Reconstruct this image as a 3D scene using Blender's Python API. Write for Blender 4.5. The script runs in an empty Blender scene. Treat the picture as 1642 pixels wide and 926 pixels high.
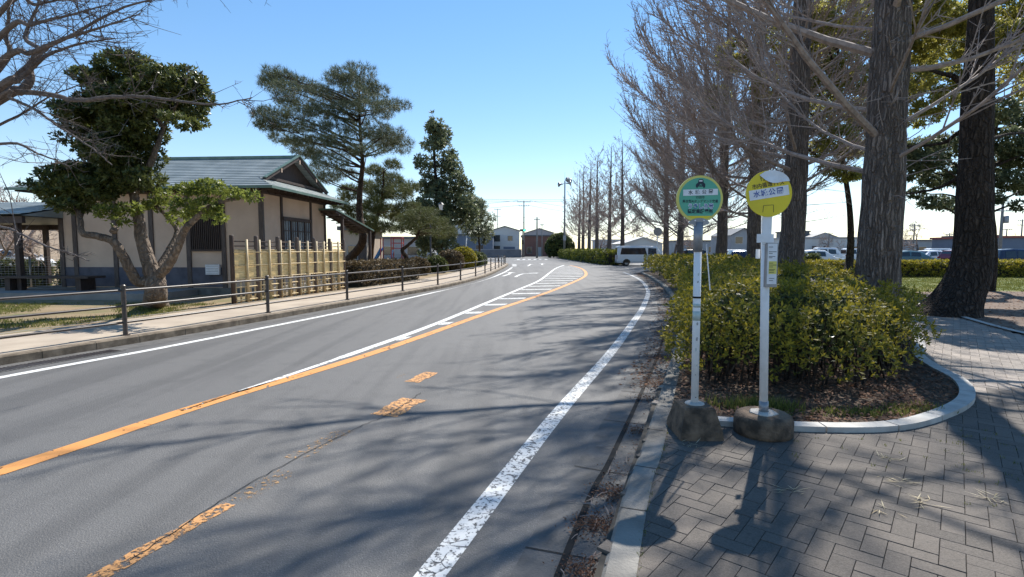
import bpy, math, random
from mathutils import Vector, Matrix, noise
R = math.radians
sc = bpy.context.scene
COL = sc.collection
rng = random.Random(7)
U = rng.uniform

# ---------------------------------------------------------------- camera maths
F = 850.0; PIT = R(4.24); CH = 1.65
CP, SP = math.cos(PIT), math.sin(PIT)
def ray(px, py):
    u = (px-821)/F; v = (463-py)/F
    return Vector((u, CP+v*SP, -SP+v*CP))
def G(px, py, z=0.0):
    d = ray(px, py); t = (z-CH)/d.z
    return Vector((d.x*t, d.y*t, z))
def P(px, py, y):
    d = ray(px, py); t = y/d.y
    return Vector((d.x*t, y, CH+d.z*t))

# ---------------------------------------------------------------- mesh helpers
class MB:
    def __init__(s): s.v = []; s.f = []
    def quad(s, a, b, c, d):
        n = len(s.v); s.v += [tuple(a), tuple(b), tuple(c), tuple(d)]; s.f.append((n, n+1, n+2, n+3)); return s
    def tri(s, a, b, c):
        n = len(s.v); s.v += [tuple(a), tuple(b), tuple(c)]; s.f.append((n, n+1, n+2)); return s
    def poly(s, pts):
        n = len(s.v); s.v += [tuple(p) for p in pts]; s.f.append(tuple(range(n, n+len(pts)))); return s
    def box(s, x0, x1, y0, y1, z0, z1, M=None):
        n = len(s.v)
        c = [(x0,y0,z0),(x1,y0,z0),(x1,y1,z0),(x0,y1,z0),(x0,y0,z1),(x1,y0,z1),(x1,y1,z1),(x0,y1,z1)]
        if M is not None: c = [tuple(M @ Vector(p)) for p in c]
        s.v += c
        s.f += [tuple(n+i for i in q) for q in ((0,3,2,1),(4,5,6,7),(0,1,5,4),(1,2,6,5),(2,3,7,6),(3,0,4,7))]
        return s
    def bar(s, a, b, w, h):
        a = Vector(a); b = Vector(b); d = (b-a); L = d.length; d.normalize()
        up = Vector((0,0,1)) if abs(d.z) < .9 else Vector((1,0,0))
        x = d.cross(up).normalized(); y = x.cross(d).normalized()
        n = len(s.v)
        for p in (a, b):
            for sx, sy in ((-1,-1),(1,-1),(1,1),(-1,1)):
                s.v.append(tuple(p + x*(sx*w/2) + y*(sy*h/2)))
        s.f += [tuple(n+i for i in q) for q in ((0,3,2,1),(4,5,6,7),(0,1,5,4),(1,2,6,5),(2,3,7,6),(3,0,4,7))]
        return s
    def tube(s, pts, rad, n=6, cap=True):
        k = len(pts); base = len(s.v)
        prev = None
        for i in range(k):
            p = Vector(pts[i])
            a = Vector(pts[max(i-1,0)]); b = Vector(pts[min(i+1,k-1)])
            d = b-a
            if d.length < 1e-9: d = Vector((0,0,1))
            d.normalize()
            if prev is None:
                t = Vector((1,0,0)) if abs(d.x) < .8 else Vector((0,1,0))
                x = (t - d*t.dot(d)).normalized()
            else:
                x = prev - d*prev.dot(d)
                x = x.normalized() if x.length > 1e-6 else d.orthogonal().normalized()
            prev = x; y = d.cross(x)
            r = rad[i] if isinstance(rad, (list,tuple)) else rad
            for j in range(n):
                an = 2*math.pi*j/n
                s.v.append(tuple(p + x*(math.cos(an)*r) + y*(math.sin(an)*r)))
        for i in range(k-1):
            for j in range(n):
                s.f.append((base+i*n+j, base+i*n+(j+1)%n, base+(i+1)*n+(j+1)%n, base+(i+1)*n+j))
        if cap:
            s.f.append(tuple(base+j for j in range(n))[::-1]); s.f.append(tuple(base+(k-1)*n+j for j in range(n)))
        return s
    def lathe(s, prof, n=24, c=(0,0,0)):
        base = len(s.v); k = len(prof)
        for r, z in prof:
            for j in range(n):
                a = 2*math.pi*j/n
                s.v.append((c[0]+r*math.cos(a), c[1]+r*math.sin(a), c[2]+z))
        for i in range(k-1):
            for j in range(n):
                s.f.append((base+i*n+j, base+i*n+(j+1)%n, base+(i+1)*n+(j+1)%n, base+(i+1)*n+j))
        s.f.append(tuple(base+j for j in range(n))[::-1]); s.f.append(tuple(base+(k-1)*n+j for j in range(n)))
        return s
    def disc(s, c, r, n=48, ax='y', a0=0, a1=2*math.pi):
        pts = []
        for j in range(n):
            a = a0+(a1-a0)*j/(n if a1-a0 > 6.28 else n-1)
            if ax == 'y': pts.append((c[0]+r*math.cos(a), c[1], c[2]+r*math.sin(a)))
            else: pts.append((c[0], c[1]+r*math.cos(a), c[2]+r*math.sin(a)))
        return s.poly(pts)
    def xf(s, M):
        s.v = [tuple(M @ Vector(p)) for p in s.v]; return s
    def build(s, name, m, parent=None, smooth=False):
        me = bpy.data.meshes.new(name); me.from_pydata(s.v, [], s.f); me.update()
        if smooth: me.polygons.foreach_set('use_smooth', [True]*len(me.polygons))
        if m: me.materials.append(m)
        o = bpy.data.objects.new(name, me); COL.objects.link(o)
        if parent is not None: o.parent = parent
        return o
def empty(name, loc=(0,0,0), rz=0):
    o = bpy.data.objects.new(name, None); COL.objects.link(o); o.location = loc; o.rotation_euler = (0,0,rz)
    o.empty_display_size = .2
    return o
def tag(o, label, cat, group=None, kind=None):
    o['label'] = label; o['category'] = cat
    if group: o['group'] = group
    if kind: o['kind'] = kind
    return o
def struct(o): o['kind'] = 'structure'; return o
def stuff(o, label=None, cat=None):
    o['kind'] = 'stuff'
    if label: o['label'] = label; o['category'] = cat
    return o
def copy_tree(o, parent=None):
    c = o.copy(); COL.objects.link(c); c.parent = parent
    for ch in list(o.children): copy_tree(ch, c)
    return c
def cr(pts, n=8):
    pts = [Vector(p) for p in pts]; out = []
    for i in range(len(pts)-1):
        p0 = pts[max(i-1,0)]; p1 = pts[i]; p2 = pts[i+1]; p3 = pts[min(i+2,len(pts)-1)]
        if i == 0: p0 = p1*2-p2
        if i == len(pts)-2: p3 = p2*2-p1
        for k in range(n):
            t = k/n
            out.append(.5*((2*p1)+(p2-p0)*t+(2*p0-5*p1+4*p2-p3)*t*t+(3*p1-p0-3*p2+p3)*t**3))
    out.append(pts[-1]); return out
def lerp(a, b, t): return a+(b-a)*t
def offset(line, d):           # to the right of travel for positive d
    out = []
    for i, p in enumerate(line):
        a = line[max(i-1,0)]; b = line[min(i+1,len(line)-1)]
        t = (b-a); t.z = 0; t.normalize()
        out.append(p + Vector((t.y, -t.x, 0))*d)
    return out
def strip(A, B, z):
    m = MB(); n = len(A)
    for p, q in zip(A, B): m.v += [(p.x,p.y,z),(q.x,q.y,z)]
    for i in range(n-1): m.f.append((2*i, 2*i+1, 2*i+3, 2*i+2))
    return m
def xat(line, y):
    for a, b in zip(line, line[1:]):
        if min(a.y,b.y) <= y <= max(a.y,b.y) and abs(b.y-a.y) > 1e-6:
            return a.x+(b.x-a.x)*(y-a.y)/(b.y-a.y)
    return line[-1].x if y > line[-1].y else line[0].x

# ---------------------------------------------------------------- materials
class NT:
    def __init__(s, name):
        s.m = bpy.data.materials.new(name); s.m.use_nodes = True
        s.t = s.m.node_tree; s.t.nodes.clear()
        s.out = s.n('ShaderNodeOutputMaterial')
        s.co = s.n('ShaderNodeTexCoord').outputs['Object']
    def n(s, typ, **kw):
        d = s.t.nodes.new(typ)
        for k, v in kw.items(): setattr(d, k, v)
        return d
    def l(s, a, b): s.t.links.new(a, b)
    def put(s, sock, v):
        if hasattr(v, 'is_output'): s.l(v, sock)
        else: sock.default_value = v if not (isinstance(v, tuple) and len(v) == 3 and sock.type == 'RGBA') else v+(1,)
    def mapped(s, scale=(1,1,1), rot=(0,0,0)):
        d = s.n('ShaderNodeMapping'); d.inputs['Scale'].default_value = scale; d.inputs['Rotation'].default_value = rot
        s.l(s.co, d.inputs['Vector']); return d.outputs[0]
    def noise(s, scale, detail=4, rough=.55, vec=None, dist=0):
        d = s.n('ShaderNodeTexNoise'); d.inputs['Scale'].default_value = scale; d.inputs['Detail'].default_value = detail
        d.inputs['Roughness'].default_value = rough; d.inputs['Distortion'].default_value = dist
        s.l(vec or s.co, d.inputs['Vector']); return d.outputs['Fac']
    def voro(s, scale, feature='F1', vec=None, out='Distance'):
        d = s.n('ShaderNodeTexVoronoi', feature=feature); d.inputs['Scale'].default_value = scale
        s.l(vec or s.co, d.inputs['Vector']); return d.outputs[out]
    def ramp(s, fac, a, b, ca=(0,0,0), cb=(1,1,1)):
        d = s.n('ShaderNodeValToRGB'); e = d.color_ramp.elements
        e[0].position = a; e[1].position = b; e[0].color = ca+(1,); e[1].color = cb+(1,)
        s.l(fac, d.inputs[0]); return d.outputs[0]
    def mix(s, fac, a, b, bt='MIX'):
        d = s.n('ShaderNodeMix', data_type='RGBA', blend_type=bt)
        s.put(d.inputs[0], fac); s.put(d.inputs[6], a); s.put(d.inputs[7], b); return d.outputs[2]
    def math(s, op, a, b=0.0):
        d = s.n('ShaderNodeMath', operation=op); s.put(d.inputs[0], a); s.put(d.inputs[1], b); return d.outputs[0]
    def bump(s, h, st=.3, dist=.02):
        d = s.n('ShaderNodeBump'); d.inputs['Strength'].default_value = st; d.inputs['Distance'].default_value = dist
        s.l(h, d.inputs['Height']); return d.outputs[0]
    def island(s): return s.n('ShaderNodeNewGeometry').outputs['Random Per Island']
    def bsdf(s, col, rough=.7, metal=0, nrm=None, spec=None):
        b = s.n('ShaderNodeBsdfPrincipled'); s.put(b.inputs['Base Color'], col); s.put(b.inputs['Roughness'], rough)
        b.inputs['Metallic'].default_value = metal
        if spec is not None: b.inputs['Specular IOR Level'].default_value = spec
        if nrm is not None: s.l(nrm, b.inputs['Normal'])
        return b
    def done(s, sh): s.l(sh.outputs[0], s.out.inputs[0]); return s.m

def mk(name, c1, c2=None, scale=6, rough=.75, metal=0, bump=0, bscale=None, detail=5, stretch=(1,1,1), lo=.35, hi=.65, spec=None, bd=.02):
    t = NT(name); c2 = c2 or tuple(x*.75 for x in c1)
    v = t.mapped(stretch)
    f = t.noise(scale, detail, vec=v)
    c = t.mix(t.ramp(f, lo, hi), c1, c2)
    nr = t.bump(t.noise(bscale or scale*4, 5, vec=v), bump, bd) if bump else None
    return t.done(t.bsdf(c, rough, metal, nr, spec))
def leafmat(name, c1, c2, trans=.35, rough=.5, c3=None):
    t = NT(name); r = t.island()
    big = t.noise(1.3, 3)
    f = t.math('ADD', t.math('MULTIPLY', r, .75), t.math('MULTIPLY', t.math('SUBTRACT', big, .5), .9))
    c = t.mix(t.ramp(f, .1, .8), c1, c2)
    if c3: c = t.mix(t.ramp(r, .86, .9), c, c3)
    b = t.bsdf(c, rough, spec=.22)
    tr = t.n('ShaderNodeBsdfTranslucent'); t.l(t.mix(.5, c, tuple(min(1,x*1.6) for x in c2)), tr.inputs[0])
    m = t.n('ShaderNodeMixShader'); m.inputs[0].default_value = trans
    t.l(b.outputs[0], m.inputs[1]); t.l(tr.outputs[0], m.inputs[2])
    return t.done(m)
M = {}
def asphalt():
    t = NT('asphalt')
    fine = t.noise(160, 3, .7); big = t.noise(.35, 4); mid = t.noise(3, 5, .6)
    c = t.mix(t.ramp(fine, .3, .72), (.06,.059,.058), (.175,.17,.165))
    st = t.ramp(t.voro(62), .0, .26, (1,1,1), (0,0,0))
    c = t.mix(t.math('MULTIPLY', st, .6), c, (.36,.35,.34))
    c = t.mix(t.math('MULTIPLY', t.ramp(big, .35, .7), .35), c, (.11,.108,.105))
    c = t.mix(t.math('MULTIPLY', t.ramp(mid, .5, .75), .25), c, (.03,.03,.032))
    lane = t.noise(1.0, 3, .5, t.mapped((2.2,.13,1), (0,0,R(16))))
    c = t.mix(t.math('MULTIPLY', t.ramp(lane, .48, .62), .34), c, (.035,.035,.037))
    nr = t.bump(t.math('ADD', fine, t.math('MULTIPLY', t.voro(95), .8)), .55, .008)
    return t.done(t.bsdf(c, .74, 0, nr, .5))
M['asphalt'] = asphalt()
def paint(name, col, wear=.5, dark=(.07,.07,.07), cracks=3.5):
    t = NT(name)
    w = t.ramp(t.noise(26, 6, .7), wear-.04, wear+.04)
    wr = t.noise(9, 2)
    vd = t.n('ShaderNodeVectorMath', operation='ADD'); t.l(t.co, vd.inputs[0]); 
    wv = t.n('ShaderNodeTexNoise'); wv.inputs['Scale'].default_value = 4; t.l(t.co, wv.inputs['Vector'])
    sc_ = t.n('ShaderNodeVectorMath', operation='SCALE'); sc_.inputs['Scale'].default_value = .25; t.l(wv.outputs['Color'], sc_.inputs[0]); t.l(sc_.outputs[0], vd.inputs[1])
    cr_ = t.ramp(t.voro(cracks, 'DISTANCE_TO_EDGE', vd.outputs[0]), .012, .03)
    k = t.math('MULTIPLY', t.math('SUBTRACT', 1.0, w), t.math('MAXIMUM', cr_, t.ramp(wr, .42, .5)))
    c = t.mix(t.noise(3, 3), col, tuple(x*.82 for x in col))
    b = t.bsdf(c, .7, 0, t.bump(t.noise(170,3), .3, .006)); tr = t.n('ShaderNodeBsdfTransparent'); m = t.n('ShaderNodeMixShader')
    t.l(k, m.inputs[0]); t.l(tr.outputs[0], m.inputs[1]); t.l(b.outputs[0], m.inputs[2])
    return t.done(m)
M['white_paint'] = paint('white_road_paint', (.74,.74,.72), .64)
M['white_paint_worn'] = paint('worn_white_road_paint', (.7,.7,.68), .56, cracks=7)
M['orange_paint'] = paint('orange_road_paint', (.66,.29,.08), .66, cracks=2.2)
M['orange_worn'] = paint('worn_orange_road_paint', (.60,.30,.11), .535, cracks=8)
M['orange_ghost'] = paint('ghost_orange_road_paint', (.42,.25,.11), .42, cracks=9)
M['concrete'] = mk('kerb_concrete', (.24,.225,.20), (.12,.11,.095), 3, .85, bump=.4, bscale=60)
M['kerb_brown'] = mk('mossy_kerb_concrete', (.25,.20,.145), (.11,.085,.06), 5, .9, bump=.5, bscale=70)
M['gutter'] = mk('gutter_concrete', (.13,.125,.12), (.075,.073,.07), 4, .85, bump=.4, bscale=80)
M['sidewalk'] = mk('sidewalk_paving', (.43,.36,.28), (.33,.27,.21), 1.2, .9, bump=.3, bscale=60)
M['black'] = mk('black_gap', (.008,.008,.008), rough=.95)
M['soil'] = mk('soil', (.10,.065,.04), (.05,.032,.02), 7, .95, bump=.8, bscale=40)
M['ground'] = mk('far_ground', (.28,.25,.21), (.2,.18,.15), .2, .9)
def gardenmat():
    t = NT('garden_dirt')
    f = t.noise(.5, 6, .65); g = t.noise(30, 4)
    c = t.mix(t.ramp(f, .4, .6), (.30,.215,.13), (.22,.17,.09))
    c = t.mix(t.ramp(t.noise(.9, 5), .52, .68), c, (.13,.14,.05))
    c = t.mix(t.math('MULTIPLY', t.ramp(g, .4, .7), .5), c, (.16,.11,.06))
    return t.done(t.bsdf(c, .95, 0, t.bump(g, .6, .03)))
M['garden'] = gardenmat()
def lawnmat():
    t = NT('lawn')
    f = t.noise(.6, 6, .65); g = t.noise(35, 4)
    c = t.mix(t.ramp(f, .42, .6), (.11,.15,.028), (.19,.185,.05))
    c = t.mix(t.math('MULTIPLY', t.ramp(g, .4, .7), .6), c, (.06,.08,.02))
    return t.done(t.bsdf(c, .95, 0, t.bump(g, .7, .04)))
M['lawn'] = lawnmat()
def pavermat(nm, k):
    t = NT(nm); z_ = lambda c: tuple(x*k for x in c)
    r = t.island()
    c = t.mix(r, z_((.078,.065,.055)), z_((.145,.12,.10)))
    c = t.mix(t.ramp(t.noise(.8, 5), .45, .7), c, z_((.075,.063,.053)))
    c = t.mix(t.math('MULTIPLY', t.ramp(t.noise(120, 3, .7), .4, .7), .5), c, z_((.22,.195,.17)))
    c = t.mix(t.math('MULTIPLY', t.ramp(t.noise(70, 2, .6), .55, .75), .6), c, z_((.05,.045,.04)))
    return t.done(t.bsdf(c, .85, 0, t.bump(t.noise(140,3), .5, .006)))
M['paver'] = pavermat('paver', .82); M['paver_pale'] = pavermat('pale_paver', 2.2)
M['joint'] = mk('paver_joint', (.06,.052,.043), (.04,.036,.028), 20, .95)
def barkmat(name, c1, c2, sx=14, sz=1.6, st=1.0):
    t = NT(name)
    v = t.mapped((sx, sx, sz))
    n = t.noise(1, 6, .6, v, .6)
    vd = t.n('ShaderNodeVectorMath', operation='ADD'); t.l(t.mapped((sx*1.15,sx*1.15,sz*1.25)), vd.inputs[0]); wv = t.n('ShaderNodeTexNoise'); wv.inputs['Scale'].default_value = 4.5; wv.inputs['Detail'].default_value = 4; t.l(t.co, wv.inputs['Vector'])
    s2 = t.n('ShaderNodeVectorMath', operation='SCALE'); s2.inputs['Scale'].default_value = 1.6; t.l(wv.outputs['Color'], s2.inputs[0]); t.l(s2.outputs[0], vd.inputs[1])
    w = t.voro(1, 'DISTANCE_TO_EDGE', vd.outputs[0])
    c = t.mix(t.ramp(n, .35, .68), c2, c1)
    c = t.mix(t.math('MULTIPLY', t.ramp(t.noise(1.5, 4), .5, .75), .5), c, tuple(x*.55 for x in c1))
    c = t.mix(t.math('MULTIPLY', t.ramp(w, 0, .22, (1,1,1), (0,0,0)), .42), c, tuple(x*.5 for x in c2))
    h = t.math('ADD', n, t.math('MULTIPLY', t.ramp(w, 0, .25), 1.1))
    return t.done(t.bsdf(c, .92, 0, t.bump(h, st, .07), .2))
M['bark_ginkgo'] = barkmat('ginkgo_bark', (.32,.26,.225), (.15,.12,.105), 15, 1.8)
M['bark_dark'] = barkmat('dark_bark', (.10,.075,.06), (.04,.031,.026), 10, 2.5)
M['bark_pine'] = barkmat('pine_bark', (.14,.09,.06), (.05,.034,.025), 9, 3)
M['bark_pale'] = barkmat('pale_bark', (.27,.22,.175), (.13,.10,.08), 9, 4, .6)
M['bark_cherry'] = mk('cherry_branch_bark', (.16,.13,.115), (.08,.065,.06), 20, .9)
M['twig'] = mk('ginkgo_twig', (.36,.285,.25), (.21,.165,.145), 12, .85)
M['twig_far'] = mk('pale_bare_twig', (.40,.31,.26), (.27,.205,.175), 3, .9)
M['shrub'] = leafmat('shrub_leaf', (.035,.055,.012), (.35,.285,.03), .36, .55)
M['shrub_far'] = leafmat('far_shrub_leaf', (.05,.07,.015), (.22,.22,.03), .3, .5)
M['clip'] = leafmat('clipped_hedge_leaf', (.10,.10,.015), (.36,.30,.03), .3, .5)
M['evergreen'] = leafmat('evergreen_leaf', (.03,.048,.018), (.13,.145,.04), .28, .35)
M['lime'] = leafmat('lime_leaf', (.05,.08,.02), (.22,.25,.05), .4, .4)
M['camphor'] = leafmat('camphor_leaf', (.09,.10,.028), (.36,.33,.075), .5, .5)
M['pine'] = leafmat('pine_needle', (.045,.065,.042), (.16,.18,.10), .25, .6)
M['pine_fresh'] = leafmat('fresh_pine_needle', (.04,.06,.02), (.19,.20,.07), .25, .6)
M['magnolia'] = leafmat('glossy_dark_leaf', (.05,.075,.04), (.17,.19,.10), .3, .5)
M['olive'] = leafmat('grey_green_leaf', (.06,.08,.045), (.20,.22,.13), .3, .5)
M['hedge_brown'] = leafmat('brown_hedge_leaf', (.06,.04,.025), (.16,.12,.06), .2, .6)
M['dry'] = leafmat('dry_leaf', (.08,.04,.028), (.30,.165,.10), .2, .8)
M['straw'] = leafmat('straw', (.35,.28,.17), (.6,.52,.36), .2, .8)
M['grass'] = leafmat('grass_blade', (.05,.08,.015), (.22,.22,.06), .3, .6)
M['plaster'] = mk('beige_plaster', (.62,.465,.35), (.52,.38,.285), 1.1, .9, bump=.15, bscale=90)
M['dark_wood'] = mk('dark_timber', (.075,.048,.038), (.03,.02,.017), 8, .7, stretch=(6,6,.6), bump=.2)
M['grey_wood'] = mk('weathered_timber', (.13,.10,.085), (.065,.05,.045), 8, .8, stretch=(6,6,.6), bump=.3)
M['wainscot'] = mk('slate_blue_boarding', (.10,.10,.125), (.06,.06,.08), 3, .7, bump=.2)
M['roof'] = mk('verdigris_metal_roof', (.30,.33,.325), (.19,.22,.22), 1.5, .5, metal=.1, bump=.15)
M['roof_edge'] = mk('green_copper_edge', (.15,.23,.19), (.09,.15,.13), 3, .5, metal=.3)
M['glass'] = mk('window_glass', (.03,.04,.045), (.05,.06,.07), 1, .08, spec=.8)
M['cream_glass'] = mk('shoji_glass', (.22,.26,.29), (.14,.17,.2), 2, .2)
M['bamboo_slat'] = mk('split_bamboo_screen', (.76,.62,.34), (.60,.46,.22), 7, .6, stretch=(1,1,5))
M['bamboo'] = mk('bamboo_pole', (.62,.49,.28), (.40,.30,.17), 5, .55, stretch=(4,4,.7))
M['rail'] = mk('brown_railing_paint', (.035,.024,.02), (.06,.045,.04), 14, .42, spec=.6)
M['white_metal'] = mk('white_painted_steel', (.78,.78,.78), (.62,.62,.60), 7, .45, lo=.5, hi=.8)
M['grey_metal'] = mk('grey_steel', (.33,.34,.36), (.24,.25,.27), 9, .45, metal=.5)
M['green_sign'] = mk('green_sign_face', (.09,.42,.29), (.08,.38,.26), 4, .4)
M['yellow_sign'] = mk('yellow_sign_face', (.80,.64,.02), (.70,.55,.02), 4, .45)
M['yellow_rim'] = mk('yellow_sign_rim', (.72,.66,.16), (.62,.56,.14), 5, .5)
M['sign_white'] = mk('sign_white', (.80,.82,.85), (.70,.72,.75), 12, .5)
M['ink'] = mk('dark_ink', (.012,.03,.05), rough=.6)
M['ink_black'] = mk('black_ink', (.02,.02,.03), rough=.6)
M['ink_blue'] = mk('blue_ink', (.06,.12,.42), rough=.6)
M['base_concrete'] = mk('brown_stained_concrete', (.19,.13,.085), (.045,.033,.023), 9, .9, bump=.6, bscale=45)
M['mortar'] = mk('pale_mortar', (.48,.46,.42), (.36,.34,.31), 15, .9, bump=.4)
M['tape'] = mk('clear_tape_residue', (.5,.58,.56), (.36,.45,.42), 20, .35)
M['car_white'] = mk('white_car_paint', (.78,.79,.80), (.74,.75,.76), 2, .25, spec=.6)
M['car_silver'] = mk('silver_car_paint', (.45,.47,.49), (.42,.44,.46), 2, .28, metal=.5)
M['car_teal'] = mk('teal_grey_car_paint', (.10,.19,.22), (.09,.17,.2), 2, .25)
M['car_navy'] = mk('dark_blue_car_paint', (.02,.03,.07), (.02,.028,.06), 2, .2)
M['car_black'] = mk('black_car_paint', (.012,.012,.014), rough=.2)
M['car_wine'] = mk('wine_red_car_paint', (.14,.015,.04), rough=.25)
M['car_glass'] = mk('car_glass', (.015,.018,.022), (.02,.024,.03), 1, .06, spec=.9)
M['tyre'] = mk('tyre_rubber', (.015,.015,.015), rough=.85)
M['hub'] = mk('wheel_rim_alloy', (.45,.45,.46), rough=.35, metal=.7)
M['lamp_glass'] = mk('headlight_glass', (.65,.67,.7), rough=.15)
M['tail'] = mk('tail_light_red', (.35,.01,.01), rough=.2)
M['plate'] = mk('number_plate_white', (.7,.7,.68), rough=.5)
M['wall_white'] = mk('white_building_wall', (.66,.65,.62), (.58,.57,.55), .5, .85)
M['wall_grey'] = mk('grey_building_wall', (.40,.40,.40), (.33,.33,.34), .5, .85)
M['wall_beige'] = mk('beige_building_wall', (.5,.41,.32), (.42,.34,.27), .7, .85)
M['wall_brick'] = mk('red_brown_building_wall', (.24,.125,.10), (.19,.10,.08), .7, .85)
M['wall_blue'] = mk('blue_grey_building_wall', (.16,.19,.25), (.13,.16,.21), .7, .8)
M['roof_grey'] = mk('grey_tile_roof', (.14,.145,.155), (.09,.095,.1), 2, .6)
M['roof_red'] = mk('red_roof', (.33,.09,.06), (.25,.07,.05), 1, .7)
M['block_wall'] = mk('grey_block_wall', (.22,.21,.22), (.16,.155,.165), .8, .9)
M['pole'] = mk('utility_pole_concrete', (.26,.245,.23), (.19,.18,.17), 2, .85)
M['wire'] = mk('black_cable', (.02,.02,.022), rough=.6)
M['slide_blue'] = mk('blue_plastic', (.04,.22,.55), rough=.35)
M['slide_red'] = mk('red_paint', (.42,.05,.05), rough=.45)
t_ = NT('green_signal_lamp'); e_ = t_.n('ShaderNodeEmission'); e_.inputs[0].default_value = (.05,.9,.55,1); e_.inputs[1].default_value = 2.5; M['signal'] = t_.done(e_)

# ---------------------------------------------------------------- road curves (metres, camera foot at the origin, +Y ahead)
V2 = lambda *pts: [Vector((x,y,0)) for x, y in pts]
LK = cr(V2((-13.0,-8),(-11.0,-2),(-9.0,3.0),(-7.25,7.46),(-6.12,10.7),(-4.2,17.6),(-2.75,23.2),(-1.6,31),(-.95,41),(-.45,52),(-.55,58),(-1.9,62.5),(-5,65.2),(-10,66.6),(-24,68),(-70,70)))
RK = cr(V2((-3.1,-9),(-1.3,-3),(.51,2.67),(1.0,4.0),(1.7,5.9),(2.77,8.9),(4.36,14),(6.36,22.2),(7.9,30.5),(8.6,35.2),(9.3,37.6),(10.6,38.8),(13,39.2)))
RW = cr(V2((-3.9,-8),(-2.1,-2.6),(-.38,2.67),(.49,5.3),(1.59,8.4),(2.74,11.9),(3.93,15.7),(5.5,21.4),(6.9,28.5),(7.6,34),(8.0,38)))
LW = cr(V2((-12.2,-9),(-10.2,-3.5),(-8.35,1.5),(-6.5,7.0),(-5.59,9.75),(-3.6,17.3),(-1.65,27.6),(-.62,37),(-.05,47),(.2,55),(-.2,60),(-2,64)))
OR = cr(V2((-7.9,-9),(-6.1,-3.2),(-4.6,1.4),(-3.77,3.95),(-3.24,5.65),(-2.13,8.6),(-.42,14.4),(1.7,21.4),(4.05,30.5),(5.1,36.5),(5.85,44),(6.05,50),(5.9,54)))
HL = cr(V2((-3.38,5.3),(-3.03,6.5),(-2.4,8.75),(-1.68,11.7),(-.64,17),(.25,21.6),(1.45,28),(2.7,37.6),(3.9,46.5),(5.4,55)))

def sheet(name, pts, z, m):
    b = MB(); b.poly([(p[0],p[1],z) for p in pts]); return struct(b.build(name, m))
sheet('ground', [(-500,-60),(500,-60),(500,700),(-500,700)], -.02, M['ground'])
# asphalt: road plus the driveway, the junction and the parking lot
sheet('road', [(-30,-40),(400,-40),(400,140),(-300,140),(-300,66)]+[(-30,60)], 0.0, M['asphalt'])
def line_mark(c, w, m, z=.004, name='road_marking', y0=-99, y1=999):
    c = [p for p in c if y0 <= p.y <= y1]
    return struct(strip(offset(c,-w/2), offset(c,w/2), z).build(name, m))
line_mark(RW, .155, M['white_paint_worn'])
line_mark(LW, .15, M['white_paint'], y1=49)
line_mark(OR, .19, M['orange_paint'])
# white hatched zone
hl = strip(offset(HL,-.075), offset(HL,.075), .004)
A_, B_ = [], []
for p in HL:
    w = .03 if p.y < 6 else (.09 if p.y < 8 else .15)
    A_.append(p+Vector((-w/2,0,0))); B_.append(p+Vector((w/2,0,0)))
struct(strip(A_,B_,.004).build('road_marking', M['white_paint']))
for i in range(22):
    y = 9.5+i*2.0
    if y > 52: break
    xl = xat(HL,y)+.09; xr = xat(OR,y+.25)-.22
    if xr-xl < .06: continue
    h = .42
    b = MB(); sl = (xr-xl)*.12
    b.quad((xl,y-sl,.004),(xr,y+sl,.004),(xr+.1,y+sl+h,.004),(xl+.1,y-sl+h,.004))
    struct(b.build('road_marking', M['white_paint_worn']))
# dashes of the corner line
for y in (51.5,53.6,55.7,57.6):
    x = xat(LW,y); b = MB(); b.quad((x-.2,y,.004),(x+.25,y,.004),(x+.35,y+1.0,.004),(x-.1,y+1.0,.004)); struct(b.build('road_marking', M['white_paint']))
# old orange dashes, worn and ghosted
for (x,y,L,w,m) in ((-1.18,5.45,.62,.30,'orange_worn'),(-1.16,6.75,.55,.20,'orange_worn'),(-2.0,2.83,1.05,.12,'orange_worn'),(-1.74,3.6,.5,.18,'orange_ghost'),(-1.62,4.4,.7,.2,'orange_ghost'),(-1.42,6.9,.4,.05,'orange_ghost'),(-2.3,1.9,1.0,.2,'orange_worn')):
    d = Vector((.31,.95,0)); n = Vector((.95,-.31,0)); c = Vector((x,y,.004)); b = MB(); k = 9
    r2 = random.Random(int(x*100))
    for s in (-1,1):
        for i in range(k+1):
            q = c + d*((i/k-.5)*L) + n*(s*w*.5*(1+r2.uniform(-.18,.12)))
            b.v.append(tuple(q))
    for i in range(k): b.f.append((i, k+1+i, k+2+i, i+1))
    struct(b.build('road_marking', M[m]))
# a long crack along the old centre line
def ribbon(pts, w, z, name, m, jit=0, seed=1):
    r2 = random.Random(seed); A=[];B=[]
    pts = [Vector((p[0]+r2.uniform(-jit,jit),p[1]+r2.uniform(-jit,jit),0)) for p in cr([Vector((x,y,0)) for x,y in pts],14)]
    return struct(strip(offset(pts,-w/2), offset(pts,w/2), z).build(name, m))
ribbon([(-2.02,2.7),(-1.88,3.5),(-1.55,4.5),(-1.2,5.3),(-1.05,6.0)], .007, .0075, 'road_crack', M['black'], .012, 3)
def arrow(pts, w, head):
    b = MB(); pts = [Vector((x,y,0)) for x,y in pts]; L = offset(pts,-w/2); Rr = offset(pts,w/2)
    for i in range(len(pts)-1): b.quad((L[i].x,L[i].y,.004),(Rr[i].x,Rr[i].y,.004),(Rr[i+1].x,Rr[i+1].y,.004),(L[i+1].x,L[i+1].y,.004))
    t = (pts[-1]-pts[-2]).normalized(); n = Vector((t.y,-t.x,0)); e = pts[-1]
    b.tri((e-n*head)+Vector((0,0,.005)), (e+n*head)+Vector((0,0,.005)), e+t*head*2.2+Vector((0,0,.005)))
    return struct(b.build('road_arrow', M['white_paint']))
arrow([(.2,31.5),(.45,34),(.75,35.6),(1.35,36.4)], .17, .4)
arrow([(-.55,32.5),(-.2,35),(-.1,37)], .17, .4)
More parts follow.
